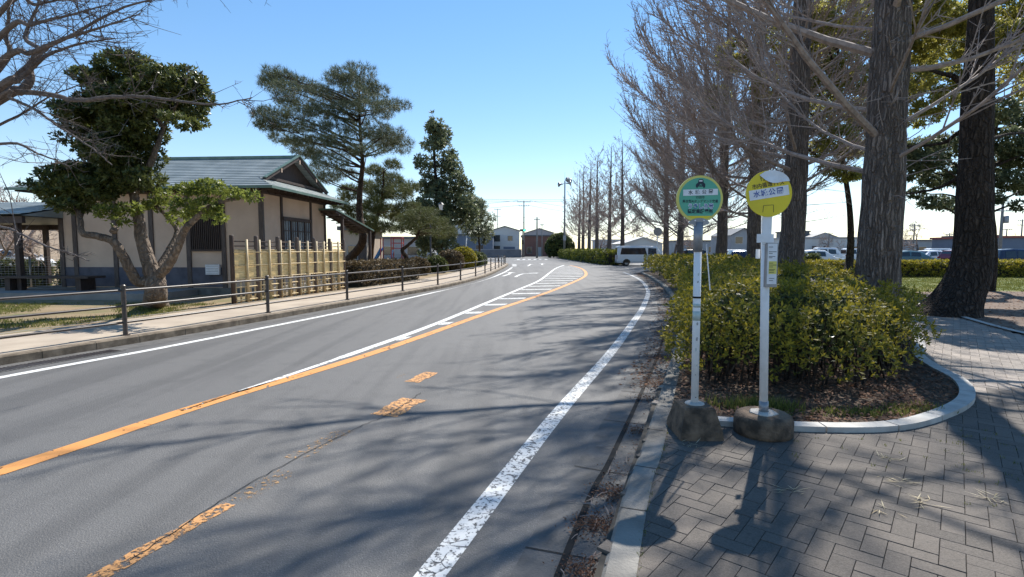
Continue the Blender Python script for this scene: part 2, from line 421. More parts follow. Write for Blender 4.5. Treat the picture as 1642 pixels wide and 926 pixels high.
arrow([(1.55,52),(1.9,56),(2.0,58)], .18, .45)
arrow([(3.2,56),(3.4,60)], .18, .45)
# stop line and zebra of the far junction
for i in range(6):
    b = MB(); x = .8+i*.9; b.quad((x,84,.004),(x+.45,84,.004),(x+.45,88,.004),(x,88,.004)); struct(b.build('road_marking', M['white_paint']))
b = MB(); b.quad((.3,78,.004),(3.4,78,.004),(3.4,78.5,.004),(.3,78.5,.004)); struct(b.build('road_marking', M['white_paint']))

# kerbs
def kerb(name, line, w, h, m, side, seg=None):
    b = MB(); inn = offset(line, side*w); c1 = offset(line, side*.02); n = len(line)
    for p, q, r in zip(line, c1, inn):
        b.v += [(p.x,p.y,-.03),(p.x,p.y,h-.02),(q.x,q.y,h),(r.x,r.y,h),(r.x,r.y,-.03)]
    for i in range(n-1):
        for k in range(4):
            f = (5*i+k, 5*i+k+1, 5*i+5+k+1, 5*i+5+k)
            b.f.append(f if side < 0 else f[::-1])
    return struct(b.build(name, m))
kerb('kerb', LK, .17, .135, M['kerb_brown'], -1)
kerb('kerb', RK, .16, .125, M['concrete'], 1)
# kerb joints
for ln, sd, h, w in ((RK,1,.1262,.16),(LK,-1,.1362,.17)):
    acc = 0; last = ln[0]; jb = MB()
    for i, p in enumerate(ln[1:],1):
        acc += (p-last).length
        if acc > .6 and -1 < p.y < 24:
            acc = 0; t = (p-last).normalized(); n = Vector((t.y,-t.x,0))*sd
            a = p+n*.0; c = p+n*w
            jb.quad((a.x-t.x*.005,a.y-t.y*.005,h),(a.x+t.x*.005,a.y+t.y*.005,h),(c.x+t.x*.005,c.y+t.y*.005,h),(c.x-t.x*.005,c.y-t.y*.005,h))
            jb.quad((a.x-t.x*.005-n.x*.002,a.y-t.y*.005-n.y*.002,.0),(a.x+t.x*.005-n.x*.002,a.y+t.y*.005-n.y*.002,0),(a.x+t.x*.005-n.x*.002,a.y+t.y*.005-n.y*.002,h-.02),(a.x-t.x*.005-n.x*.002,a.y-t.y*.005-n.y*.002,h-.02))
        last = p
    struct(jb.build('kerb_joint', M['black']))
# gutter strip and its open drain slot on the right
g0 = [p for p in RK if p.y < 37]
struct(strip(offset(g0,-.46), offset(g0,-.005), .0045).build('gutter', M['gutter']))
g1 = [p for p in RK if p.y < 11]
struct(strip(offset(g1,-.25), offset(g1,-.21), .0085).build('gutter_slot', M['black']))
jb = MB(); acc = 0; last = g0[0]
for p in g0[1:]:
    acc += (p-last).length
    if acc > 1.1 and p.y < 20:
        acc = 0; t = (p-last).normalized(); n = Vector((-t.y,t.x,0)); a = p+n*.01; c = p+n*.46
        jb.quad((a.x,a.y,.0088),(a.x+t.x*.009,a.y+t.y*.009,.0088),(c.x+t.x*.009,c.y+t.y*.009,.0088),(c.x,c.y,.0088))
    last = p
struct(jb.build('gutter_joint', M['black']))
g2 = [p for p in LK if p.y < 60]
struct(strip(offset(g2,.005), offset(g2,.4), .0045).build('gutter', M['gutter']))

# left sidewalk and garden
LKs = [p for p in LK if p.x > -71]
SWI = offset(LKs, -2.45)
struct(strip(offset(LKs,-.165), SWI, .125).build('sidewalk', M['sidewalk']))
edge = MB(); e0 = offset(LKs,-2.43); e1 = offset(LKs,-2.53)
struct(strip(e0, e1, .145).build('sidewalk_edging', M['concrete']))
cut = [p for p in SWI if p.y < 60.2]
pts = [(p.x,p.y) for p in cut] + [(-10,62),(-70,66),(-120,66),(-120,-8)]
sheet('garden_ground', pts, .11, M['garden'])

# right side: planting bed, pavers, lawn
BED = [(1.45,4.72),(1.8,4.62),(2.46,4.47),(3.15,4.47),(3.75,4.72),(4.5,5.25),(5.05,5.95),(5.35,6.7),(5.75,7.5),(6.6,8.6),(7.7,10.6),(10.4,18),(12.8,26),(14.4,33),(15,38.6)]
BEDc = cr([Vector((x,y,0)) for x,y in BED],6)
rk = [p for p in offset(RK,.155) if 4.7 < p.y and p.y <= 38.9]
bedpoly = [(p.x,p.y) for p in BEDc] + [(p.x,p.y) for p in reversed(rk)]
b = MB(); b.poly([(x,y,.14) for x,y in bedpoly]); struct(b.build('planting_bed', M['soil']))
# pale edging stones, one at a time along the bed
b = MB(); acc=0
bl = [p for p in BEDc if p.y < 16]
i0 = 0
dense = cr(bl, 4)
seg = []
for p in dense:
    seg.append(p)
    if sum((seg[k+1]-seg[k]).length for k in range(len(seg)-1)) > .58:
        a = offset(seg,-.01); c = offset(seg,.12); n = len(b.v)
        for q, r in zip(a, c): b.v += [(q.x,q.y,.05),(q.x,q.y,.168),(r.x,r.y,.168),(r.x,r.y,.05)]
        for k in range(len(seg)-1):
            for j in range(3): b.f.append((n+4*k+j, n+4*k+j+1, n+4*k+5+j, n+4*k+4+j))
        for k in (0,len(seg)-1): b.f.append((n+4*k,n+4*k+1,n+4*k+2,n+4*k+3))
        seg = [p + (seg[-1]-seg[-2]).normalized()*.012]
struct(b.build('bed_edging', mk('pale_edging_stone', (.52,.5,.46), (.38,.36,.33), 5, .85, bump=.3)))
PATH = [(-2.8,-9),(8.8,-9),(8.6,2),(8.75,6),(9.1,9.3),(10.6,13.2),(12.6,18),(16,26),(18.5,32),(16,34),(14.6,33),(12.9,26),(10.5,18),(7.8,10.6),(5,7.6),(2.5,6.6),(1.62,5.8),(.51,2.75),(.0,1.3),(-1.3,-3)]
sheet('footpath', PATH, .104, M['joint'])
def inpoly(x, y, poly):
    c = False; j = len(poly)-1
    for i in range(len(poly)):
        xi, yi = poly[i][0], poly[i][1]; xj, yj = poly[j][0], poly[j][1]
        if (yi > y) != (yj > y) and x < (xj-xi)*(y-yi)/(yj-yi)+xi: c = not c
        j = i
    return c
def edist(x, y, poly):
    best = 1e9
    for i in range(len(poly)):
        ax, ay = poly[i-1][0], poly[i-1][1]; bx, by = poly[i][0], poly[i][1]
        dx, dy = bx-ax, by-ay; L = dx*dx+dy*dy
        t = max(0,min(1,((x-ax)*dx+(y-ay)*dy)/L)) if L else 0
        best = min(best, math.hypot(x-ax-t*dx, y-ay-t*dy))
    return best
rkp = [(p.x,p.y) for p in RK if p.y < 39]
pv = MB(); pw = MB(); S = .104; an = R(50); ca, sa = math.cos(an), math.sin(an)
zone = [(p[0],p[1]) for p in PATH]
def brick(cx, cy, hw, hh):
    wx = ca*cx - sa*cy; wy = sa*cx + ca*cy
    if wy < .6 or wy > 15.5 or wx > 11.5 or wx < -.5: return
    xr = xat(RK, wy)
    if wx < xr+.06 or not inpoly(wx, wy, zone): return
    if inpoly(wx, wy, bedpoly): return
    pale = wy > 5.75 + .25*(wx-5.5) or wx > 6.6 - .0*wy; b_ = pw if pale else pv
    z = .121 + rng.uniform(-.0012,.0012); g = .0014; ch = .0018
    def T(a, c): return (ca*a-sa*c, sa*a+ca*c)
    n = len(b_.v); tx = rng.uniform(-.0015,.0015)
    for (sx,sy) in ((-1,-1),(1,-1),(1,1),(-1,1)):
        x, y = T(cx+sx*(hw-g), cy+sy*(hh-g)); b_.v.append((x,y,.106))
    for (sx,sy) in ((-1,-1),(1,-1),(1,1),(-1,1)):
        x, y = T(cx+sx*(hw-g), cy+sy*(hh-g)); b_.v.append((x,y,z-ch+sx*tx))
    for (sx,sy) in ((-1,-1),(1,-1),(1,1),(-1,1)):
        x, y = T(cx+sx*(hw-g-ch), cy+sy*(hh-g-ch)); b_.v.append((x,y,z+sx*tx))
    for k in range(4):
        b_.f.append((n+k,n+(k+1)%4,n+4+(k+1)%4,n+4+k)); b_.f.append((n+4+k,n+4+(k+1)%4,n+8+(k+1)%4,n+8+k))
    b_.f.append((n+8,n+9,n+10,n+11))
for i in range(-170,170):
    for j in range(-170,170):
        k = (i-j) % 4
        if k == 0: brick((i+1)*S, (j+.5)*S, S, S/2)         # horizontal brick over cells i,i+1
        elif k == 3: brick((i+.5)*S, (j+1)*S, S/2, S)       # vertical brick over cells j,j+1
# (cells with k 1 are covered by the horizontal brick, k 2 by the vertical one)
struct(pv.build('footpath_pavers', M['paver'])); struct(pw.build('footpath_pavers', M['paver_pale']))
LAWN = [(8.9,-9),(8.7,2),(8.85,6),(9.2,9.3),(10.7,13.2),(12.7,18),(16.1,26),(18.6,32.5),(20,36),(80,31),(80,-9)]
sheet('lawn', LAWN, .115, M['lawn'])
dirt = [(9.3,9.0),(9.4,10.5),(10.9,14),(13,18.6),(17,19.5),(30,16),(45,12),(45,7),(12,6.5)]
sheet('lawn_dirt', dirt, .119, mk('bare_leafy_dirt', (.17,.12,.085), (.09,.06,.045), 2.5, .95, bump=.7, bscale=30))
ed = cr([Vector((x,y,0)) for x,y in ((8.65,2),(8.8,6),(9.15,9.3),(10.65,13.2),(12.65,18),(16,26))],6)
struct(strip(offset(ed,-.03), offset(ed,.1), .15).build('path_edging', M['mortar']))

# ---------------------------------------------------------------- world, sun, camera
SUN_AZ, SUN_EL = R(27.5), R(48)
w = bpy.data.worlds.new('World'); sc.world = w; w.use_nodes = True
nt = w.node_tree; bg = nt.nodes['Background']
sky = nt.nodes.new('ShaderNodeTexSky'); sky.sky_type = 'NISHITA'; sky.sun_disc = False
sky.sun_elevation = SUN_EL; sky.sun_rotation = SUN_AZ; sky.altitude = 0; sky.air_density = 1.0; sky.dust_density = 0.0; sky.ozone_density = 2.0
hs_ = nt.nodes.new('ShaderNodeHueSaturation'); hs_.inputs['Saturation'].default_value = 1.27; hs_.inputs['Value'].default_value = 1.15
nt.links.new(sky.outputs[0], hs_.inputs['Color']); tn_ = nt.nodes.new('ShaderNodeMix'); tn_.data_type = 'RGBA'; tn_.blend_type = 'MULTIPLY'; tn_.inputs[0].default_value = 1; tn_.inputs[7].default_value = (1.27,1.21,1.23,1); gm_ = nt.nodes.new('ShaderNodeGamma'); gm_.inputs[1].default_value = .8; nt.links.new(hs_.outputs[0], gm_.inputs[0]); nt.links.new(gm_.outputs[0], tn_.inputs[6]); nt.links.new(tn_.outputs[2], bg.inputs[0]); bg.inputs[1].default_value = .115
sl = bpy.data.lights.new('sun', 'SUN'); sl.energy = 5.0; sl.angle = R(.53); sl.color = (1,.95,.87)
so = bpy.data.objects.new('sun', sl); COL.objects.link(so)
sv = Vector((math.cos(SUN_EL)*math.sin(SUN_AZ), math.cos(SUN_EL)*math.cos(SUN_AZ), math.sin(SUN_EL)))
so.rotation_euler = sv.to_track_quat('Z','Y').to_euler(); so.location = (20,30,40)
cd = bpy.data.cameras.new('camera'); cam = bpy.data.objects.new('camera', cd); COL.objects.link(cam)
cam.location = (0,0,CH); cam.rotation_euler = (R(90)-PIT, 0, 0); cd.sensor_width = 36; cd.lens = F/1642*36; cd.clip_end = 3000; cd.clip_start = .05
sc.camera = cam
sc.view_settings.view_transform = 'Standard'; sc.view_settings.look = 'None'; sc.view_settings.exposure = .68; sc.view_settings.gamma = 1
sc.cycles.max_bounces = 5; sc.cycles.transparent_max_bounces = 4; sc.cycles.diffuse_bounces = 3
sc.cycles.use_denoising = True

# ================================================================ VEGETATION
def rvec(r):
    while True:
        v = Vector((r.uniform(-1,1), r.uniform(-1,1), r.uniform(-1,1)))
        if .05 < v.length < 1: return v.normalized()
def leaf(mb, p, d, n, L, W, fold=.0):
    s = d.cross(n)
    if s.length < 1e-4: s = d.orthogonal()
    s.normalize(); a = p; m_ = p + d*(L*.5)
    mb.quad(a, m_ + s*(W*.5) + n*fold, p + d*L, m_ - s*(W*.5) + n*fold)
def leaf_cloud(mb, r, c, rad, n, L, W, shell=.45, up=.35):
    """leaves spread through an ellipsoid, denser at its skin"""
    for _ in range(n):
        v = rvec(r); q = shell + (1-shell)*r.random()**.6
        p = Vector((c[0]+v.x*rad[0]*q, c[1]+v.y*rad[1]*q, c[2]+v.z*rad[2]*q))
        d = (v*.6 + rvec(r)*.8 + Vector((0,0,up))).normalized()
        s = r.uniform(.65, 1.25)
        leaf(mb, p, d, rvec(r), L*s, W*s)
def sprig_cloud(mb, r, c, rad, n, L, W, k=5):
    """whorls of leaves at shoot tips through an ellipsoid"""
    for _ in range(n):
        v = rvec(r); q = .5 + .5*r.random()**.5
        p = Vector((c[0]+v.x*rad[0]*q, c[1]+v.y*rad[1]*q, c[2]+v.z*rad[2]*q))
        ax = (v*.7 + rvec(r)*.5 + Vector((0,0,.5))).normalized()
        whorl(mb, r, p, ax, L*r.uniform(.7,1.2), W, k)
def whorl(mb, r, p, ax, L, W, k):
    x = ax.orthogonal().normalized(); y = ax.cross(x); a0 = r.uniform(0, 6.28)
    for i in range(k):
        a = a0 + 6.283*i/k + r.uniform(-.3,.3); t = r.uniform(.45, 1.1)
        d = (x*math.cos(a)*t + y*math.sin(a)*t + ax*r.uniform(.3,.8)).normalized()
        n = (ax - d*ax.dot(d))
        if n.length < 1e-3: continue
        leaf(mb, p + ax*r.uniform(-.02,.02), d, n.normalized(), L*r.uniform(.8,1.15), W)
def needle_tuft(mb, r, p, ax, L, W, k):
    for i in range(k):
        d = (ax*.55 + rvec(r)).normalized(); s = d.orthogonal().normalized()
        mb.tri(p - s*W*.5, p + s*W*.5, p + d*L*r.uniform(.7,1.1))
def limb(mb, pts, r0, r1, n=7, k=5, jit=0, r=rng):
    c = cr([Vector(p) for p in pts], k)
    if jit: c = [c[0]] + [p + rvec(r)*jit*r.random() for p in c[1:]]
    m_ = len(c)-1
    mb.tube(c, [lerp(r0, r1, (i/m_)**.85) for i in range(m_+1)], n)
    return c
def rough_trunk(path, radf, sides=40, rings=90, amp=.05, seed=0, zs=.6):
    """trunk with deep vertical furrows as real relief"""
    c = cr([Vector(p) for p in path], max(2, rings//(len(path)-1))); m_ = len(c)-1; mb = MB()
    for i, p in enumerate(c):
        t = i/m_; rad = radf(t, p.z)
        for j in range(sides):
            a = 2*math.pi*j/sides
            q = Vector((math.cos(a)*7.5+seed*9, math.sin(a)*7.5, p.z*zs*1.5))
            f = abs(noise.noise(q))*1.6 - .4 + .5*noise.noise(q*2.3)
            f += .8*noise.noise(Vector((math.cos(a)*1.2+seed, math.sin(a)*1.2, p.z*.9)))
            rr = rad*(1+amp*f)
            mb.v.append((p.x+rr*math.cos(a), p.y+rr*math.sin(a), p.z))
    for i in range(m_):
        for j in range(sides):
            mb.f.append((i*sides+j, i*sides+(j+1)%sides, (i+1)*sides+(j+1)%sides, (i+1)*sides+j))
    mb.f.append(tuple(m_*sides+j for j in range(sides)))
    return mb

# ---- bare ginkgos
def ginkgo_mesh(seed, H=16, r0=.46, z0=2.7, reach=5.6, dens=1.0, near=True, step=.30, tp=.9, thin=None):
    r = random.Random(seed); lean = (r.uniform(-.25,.25), r.uniform(-.2,.2))
    path = [(lean[0]*t*t+.06*math.sin(t*5+seed), lean[1]*t*t, -.1+H*t) for t in (0,.12,.25,.4,.55,.7,.85,1)]
    radf = lambda t, z: r0*((1-t)**.8*.93+.012) + r0*.25*math.exp(-max(z,0)/.35)
    tr = rough_trunk(path, radf, 44 if near else 12, 130 if near else 24, .11 if near else .03, seed)
    pc = cr([Vector(p) for p in path], 12)
    def at(z):
        for a, b in zip(pc, pc[1:]):
            if a.z <= z <= b.z: return a.lerp(b, (z-a.z)/(b.z-a.z))
        return pc[-1].copy()
    TW = .0085 if near else .024
    br = MB(); z = z0; az = r.uniform(0, 6.28)
    while z < H-.3:
        t = (z-z0)/(H-z0)
        L = lerp(reach, .9, t**tp)*r.uniform(.6, 1.1); az += 2.4 + r.uniform(-.5,.5)
        if thin and (math.cos(az-thin[0]) > math.cos(thin[1])): L *= thin[2]
        e0 = R(r.uniform(2, 30)) + t*.3; e1 = R(r.uniform(42, 70))
        p = at(z); pr = max(.02, (r0*.13)*(1-t)*r.uniform(.4,1.15)+.012)
        if near and r.random() < .10: pr *= 1.6
        n = 7; pts = [p]; a_ = az
        for k in range(n):
            e = lerp(e0, e1, (k/(n-1))**1.1); a_ += r.uniform(-.12,.12)
            p = p + Vector((math.cos(e)*math.cos(a_), math.cos(e)*math.sin(a_), math.sin(e)))*(L/n); pts.append(p)
        rads = [pr*(1-.86*k/n)**.9 for k in range(n+1)]; rads[-1] = .006
        br.tube(pts, rads, 6 if near else 4, False)
        # straight secondary shoots
        ns = int(L*(3.3 if near else 3.0)*dens*(1 if t < .45 else .4))
        for q in range(ns):
            u = r.uniform(.12, 1)**.8*n; k = min(int(u), n-1); b0 = pts[k].lerp(pts[k+1], u-k)
            d = (pts[k+1]-pts[k]).normalized(); dd = (d*r.uniform(.9,1.4) + rvec(r)*.62 + Vector((0,0,.15))).normalized()
            sl_ = r.uniform(.6, 2.9)*(1.1-.5*u/n)*(1-.3*t); b2 = b0 + dd*sl_*.5 + rvec(r)*.03
            b3 = b2 + (dd + Vector((0,0,.38)) + rvec(r)*.08).normalized()*sl_*.5
            br.tube([b0, b2, b3], [.016, .012, .006], 3, False)
            nt_ = int(sl_*(4.6 if near else 4)*dens)
            for y in range(nt_):
                v = r.uniform(.15, 1.0); c = (b0.lerp(b2, v*2) if v < .5 else b2.lerp(b3, v*2-1))
                e = c + (dd*.8 + rvec(r)*.85 + Vector((0,0,.25))).normalized()*r.uniform(.06,.34)
                br.tube([c, e], [TW, TW*.6], 3, False)
        z += step*r.uniform(.5,1.5)
    # twiggy shoots on the lower trunk
    for q in range(36 if near else 6):
        zz = r.uniform(2.0, z0+3); c = at(zz); a = r.uniform(0,6.28); e = c + Vector((math.cos(a),math.sin(a),r.uniform(-.2,.8))).normalized()*r.uniform(.5,1.5)
        m2 = c.lerp(e,.5)+rvec(r)*.08; br.tube([c,m2,e],[.014,.009,.004],3,False)
        for y in range(4):
            f = m2.lerp(e, r.random()); br.tube([f, f+rvec(r)*r.uniform(.1,.3)],[.006,.003],3,False)
    return tr, br
GV = []
for i, (sd, dn) in enumerate(((11,1.4),(23,2.1),(37,2.2),(44,1.8))):
    tr, br = ginkgo_mesh(sd, 21, .40, 2.9, 8.0, dn, True, .33 if dn < 1.5 else .22, 1.7, (R(-60),R(70),.38) if sd == 44 else None)
    e = empty('ginkgo_tree'); tr.build('trunk', M['bark_ginkgo'], e, True); br.build('crown', M['twig'], e, False); GV.append(e)
FV = []
for sd in (51,62,73):
    tr, br = ginkgo_mesh(sd, 15, .33, 3.0, 4.3, 1.5, False, .26, 1.1)
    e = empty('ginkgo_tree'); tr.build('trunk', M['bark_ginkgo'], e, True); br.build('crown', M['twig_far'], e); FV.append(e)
used = set()
def put(proto, x, y, z, rz, s, label, cat, group):
    o = proto if proto.name not in used else copy_tree(proto)
    used.add(proto.name); o.location = (x,y,z); o.rotation_euler = (0,0,rz); o.scale = (s,s,s) if not isinstance(s, tuple) else s
    tag(o, label, cat, group); return o
GG = 'bare ginkgo trees lining the road'
near_g = [ (6.92,9.95,.12,GV[0],.2,1.0,'thick furrowed bare ginkgo trunk rising from the back of the shrub bed beside the path'),
 (9.25,17.6,.12,GV[3],0,1.08,'bare ginkgo tree seen just past the yellow bus stop disc'),
 (11.4,25,.12,GV[2],3.1,1.0,'bare ginkgo tree whose trunk shows between the two bus stop discs'),
 (13.0,33,.12,GV[1],4.2,.93,'bare ginkgo tree close behind the green bus stop disc'),
 (14.4,41,.05,GV[1],5.2,.9,'bare ginkgo tree just past the far end of the shrub hedge'),
 (15.5,49,.05,GV[2],.9,.85,'bare ginkgo tree over the front of the white van'),
 (16.5,57,.05,GV[2],2.4,.9,'bare ginkgo tree behind the nose of the white van')]
for x,y,z,g,rz,s,lb in near_g: put(g,x,y,z,rz,s,lb,'ginkgo tree',GG)
FG = 'slender bare ginkgos behind the far hedge'
far_g = [(13.45,65,FV[0],.4,1.0,'slender bare ginkgo nearest the back of the white van'),
 (13.35,73,FV[1],1.4,1.07,'second slender bare ginkgo from the white van, behind the far hedge'),
 (12.85,81,FV[2],2.8,1.1,'third slender bare ginkgo from the white van, behind the far hedge'),
 (12.95,89,FV[0],3.9,1.12,'fourth slender bare ginkgo from the white van, behind the far hedge'),
 (12.95,97,FV[1],5.0,1.12,'fifth slender bare ginkgo from the white van, behind the far hedge'),
 (13.3,105,FV[2],.2,1.1,'bare ginkgo nearest the loudspeaker mast, farthest of its row')]
for x,y,g,rz,s,lb in far_g: put(g,x,y,0,rz,s,lb,'ginkgo tree',FG)

# ---- evergreen shrub hedge along the right kerb
FOOT = [(1.98,5.95),(2.5,5.5),(3.3,5.42),(4.1,5.75),(4.75,6.35),(5.4,7.1),(5.85,7.9),(6.1,8.6),(7.0,10.2),(8.6,14),(9.6,18),(11.6,25),(13.2,32),(13.9,37.5),(12.6,39.0),(10.2,38.6),(9.2,36.6),(8.4,32),(6.9,23.3),(5.9,19.2),(4.75,14.4),(3.2,9.3),(2.2,6.7)]
r = random.Random(5); sh = MB(); core = MB()
def hh(x, y):
    e = edist(x, y, FOOT)
    h = 1.06 + .12*noise.noise(Vector((x*.9,y*.7,3))) + .10*noise.noise(Vector((x*2.3,y*2.3,1)))
    return h*(1 - .38*(1-min(e/.65,1))**2)*(1-.16*max(0,min(1,(x-4)/1.6))*(y<10))
xs = [p[0] for p in FOOT]; 
y = 5.3
while y < 39.2:
    d = max(y, 5)
    cell = lerp(.062, .3, min(1,(d-5.3)/22)); L = lerp(.055, .17, min(1,(d-5.3)/24))
    x = 1.8
    while x < 14:
        px = x+r.uniform(-.5,.5)*cell; py = y+r.uniform(-.5,.5)*cell; x += cell
        if not inpoly(px,py,FOOT): continue
        h = hh(px,py); z = .14+h - abs(r.gauss(0,.055)); n = Vector((noise.noise(Vector((px*2,py*2,0)))*.6, noise.noise(Vector((px*2,py*2,9)))*.6-.15, 1))
        ax = (n+rvec(r)*.55).normalized()
        if r.random() < .06: z += r.uniform(.03,.18)
        if noise.noise(Vector((px*3.1,py*3.1,5))) < -.22 and r.random() < .8: continue
        whorl(sh, r, Vector((px,py,z)), ax, L*r.uniform(.75,1.25), L*.42, 6)
    y += cell
nF = len(FOOT)
for i in range(nF):
    a = Vector((*FOOT[i],0)); b_ = Vector((*FOOT[(i+1)%nF],0)); t = b_-a; Ls = t.length
    out = Vector((t.y,-t.x,0)).normalized()
    if 11 < a.y and a.x > 6.5 and i < 15: continue
    s = 0.0
    while s < Ls:
        p = a+t*(s/Ls); d = max(p.y,5.3); cell = lerp(.055,.26,min(1,(d-5.3)/20)); L = lerp(.055,.16,min(1,(d-5.3)/24)); s += cell
        z = .16
        while z < 1.0:
            z += cell*r.uniform(.5,1.3)
            bul = .16*math.sin(min(1,z/.8)*2.6) + .26*noise.noise(Vector((p.x*1.9,p.y*1.9,z*2.2))) - .05
            if noise.noise(Vector((p.x*3.3+7,p.y*3.3,z*3.3))) < -.2 and r.random() < .85: continue
            if z < .38 and r.random() < .55: continue
            q = p + out*(bul + r.gauss(0,.05)); q.z = .12+z*.9
            whorl(sh, r, q, (out*.8+Vector((0,0,.75))+rvec(r)*.55).normalized(), L*r.uniform(.75,1.25), L*.42, 5)
hz = empty('evergreen_hedge', (3.5,6.5,0))
def loc(mb, o):
    ox, oy, oz = o.location; mb.v = [(a-ox,b-oy,c-oz) for a,b,c in mb.v]; return mb
# dark woody inside: many stems plus an inner mass of older leaves
for i in range(900):
    k = r.random()
    px, py = (r.uniform(2,6.2), r.uniform(5.5,10)) if k < .6 else (r.uniform(2,14), r.uniform(9,39))
    if not inpoly(px,py,FOOT) or edist(px,py,FOOT) < .08: continue
    h = hh(px,py)*.9; p = Vector((px,py,.1)); q = p+Vector((r.uniform(-.25,.25),r.uniform(-.25,.25),h))
    core.tube([p,p.lerp(q,.5)+rvec(r)*.06,q],[.014,.009,.004],4,False)
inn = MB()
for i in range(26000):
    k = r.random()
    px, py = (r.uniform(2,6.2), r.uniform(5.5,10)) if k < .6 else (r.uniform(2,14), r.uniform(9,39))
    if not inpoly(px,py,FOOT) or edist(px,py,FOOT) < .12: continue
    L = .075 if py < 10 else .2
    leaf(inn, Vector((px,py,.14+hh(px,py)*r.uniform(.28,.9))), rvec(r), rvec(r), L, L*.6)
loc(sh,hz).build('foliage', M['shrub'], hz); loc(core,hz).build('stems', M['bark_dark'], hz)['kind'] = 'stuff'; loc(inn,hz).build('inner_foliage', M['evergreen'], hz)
tag(hz, 'long evergreen hedge with yellow-tipped leaves in the kerbed bed behind the bus stops', 'hedge')

def clipped_hedge(name, line, w, h, z, m, label, cell, L, group=None, seed=1, rag=.03):
    r = random.Random(seed); c = [Vector((x,y,0)) for x,y in line]; mb = MB(); A = offset(c,-w/2); B = offset(c,w/2)
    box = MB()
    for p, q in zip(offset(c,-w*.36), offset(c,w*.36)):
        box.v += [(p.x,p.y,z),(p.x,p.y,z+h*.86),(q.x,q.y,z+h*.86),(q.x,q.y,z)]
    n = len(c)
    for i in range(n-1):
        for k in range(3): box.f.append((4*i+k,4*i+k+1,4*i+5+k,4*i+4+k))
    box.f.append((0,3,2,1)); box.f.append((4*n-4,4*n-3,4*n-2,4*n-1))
    area = []
    for i in range(n-1):
        l = (c[i+1]-c[i]).length
        for (P0,P1,P2,P3,nn,ar) in ((A[i],A[i+1],None,None,(A[i]-c[i]).normalized(),l*h),(B[i],B[i+1],None,None,(B[i]-c[i]).normalized(),l*h),(A[i],A[i+1],B[i],B[i+1],Vector((0,0,1)),l*w)):
            for _ in range(int(ar/cell**2)):
                u = r.random()
                if P2 is None:
                    zz = r.random(); p = P0.lerp(P1,u) + nn*r.gauss(0,rag); p.z = z+h*zz
                else:
                    p = P0.lerp(P1,u).lerp(P2.lerp(P3,u), r.random()); p.z = z+h+r.gauss(0,rag)+.06*noise.noise(p*1.3)
                whorl(mb, r, p, (nn+rvec(r)*.6+Vector((0,0,.25))).normalized(), L*r.uniform(.7,1.3), L*.5, 4)
    for e_, dr in ((0,-1),(n-1,1)):
        t = ((c[1]-c[0]) if e_ == 0 else (c[-1]-c[-2])).normalized()*dr
        for _ in range(int(w*h/cell**2)):
            p = A[e_].lerp(B[e_], r.random())+t*r.gauss(0,rag); p.z = z+h*r.random(); whorl(mb, r, p, (t+rvec(r)*.6).normalized(), L, L*.5, 4)
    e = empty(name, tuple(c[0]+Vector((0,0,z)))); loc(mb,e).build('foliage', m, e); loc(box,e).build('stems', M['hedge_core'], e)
    return tag(e, label, 'hedge', group)
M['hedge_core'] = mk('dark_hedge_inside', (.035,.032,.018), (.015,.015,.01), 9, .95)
clipped_hedge('clipped_hedge', [(16.6,29.6),(22,29.6),(30,29.3),(42,28.6)], 1.1, .85, .1, M['clip'], 'long low clipped hedge with golden-green top along the parking lot', .11, .13, None, 3)
clipped_hedge('roadside_hedge', [(10.7,55),(10.4,62),(10.1,72),(9.9,85),(9.7,99)], 1.9, 1.3, .05, M['shrub_far'], 'green roadside hedge behind the white van below the slender ginkgos', .28, .3, None, 4, .09)
clipped_hedge('clipped_hedge', [(-6.55,21.6),(-5.9,24.0),(-5.2,27.0)], .9, .95, .11, M['hedge_brown'], 'brownish clipped hedge running on from the bamboo fence', .1, .12, None, 6, .05)
clipped_hedge('clipped_hedge', [(-21.6,22.2),(-19.6,22.2)], .8, 1.0, .1, M['evergreen'], 'dark clipped hedge block beside the leaning trunk behind the wire fence', .11, .13, 'hedge blocks behind the wire fence', 7)
clipped_hedge('clipped_hedge', [(-18.9,22.4),(-17.0,22.4)], .8, 1.05, .1, M['evergreen'], 'dark clipped hedge block next to the corner post of the tea house', .11, .13, 'hedge blocks behind the wire fence', 8)
clipped_hedge('hedge_block', [(22.0,40),(23.0,40)], .9, 1.25, .0, M['evergreen'], 'dark square-cut hedge block standing at the parking lot entrance', .12, .14, None, 9)

def ball_shrub(x, y, rx, rz, m, label, L, n, seed, group=None):
    r = random.Random(seed); mb = MB(); cz = rz*.75
    for _ in range(n):
        v = rvec(r); 
        if v.z < -.7: continue
        k = 1+.1*noise.noise(v*2+Vector((seed,0,0))); p = Vector((v.x*rx*k, v.y*rx*k, cz+v.z*rz*k))*1.0 - v*abs(r.gauss(0,.06))
        if p.z < .03: continue
        whorl(mb, r, p, (v+rvec(r)*.6+Vector((0,0,.3))).normalized(), L*r.uniform(.7,1.3), L*.5, 4)
    st = MB()
    for i in range(14):
        q = rvec(r); st.tube([(0,0,-.05),(q.x*rx*.4,q.y*rx*.4,cz*.8),(q.x*rx*.75,q.y*rx*.75,cz+abs(q.z)*rz*.6)],[.03,.02,.006],4,False)
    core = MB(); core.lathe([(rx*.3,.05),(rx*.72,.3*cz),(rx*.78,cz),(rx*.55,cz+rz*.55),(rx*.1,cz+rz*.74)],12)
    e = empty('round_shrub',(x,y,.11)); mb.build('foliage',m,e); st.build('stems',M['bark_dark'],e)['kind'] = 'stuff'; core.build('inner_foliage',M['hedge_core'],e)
    return tag(e,label,'shrub',group)
SG = 'clipped shrubs along the park path'
ball_shrub(-4.95,34.5,.75,.62,M['evergreen'],'dark round clipped shrub beside the black lamp post',.12,1500,1,SG)
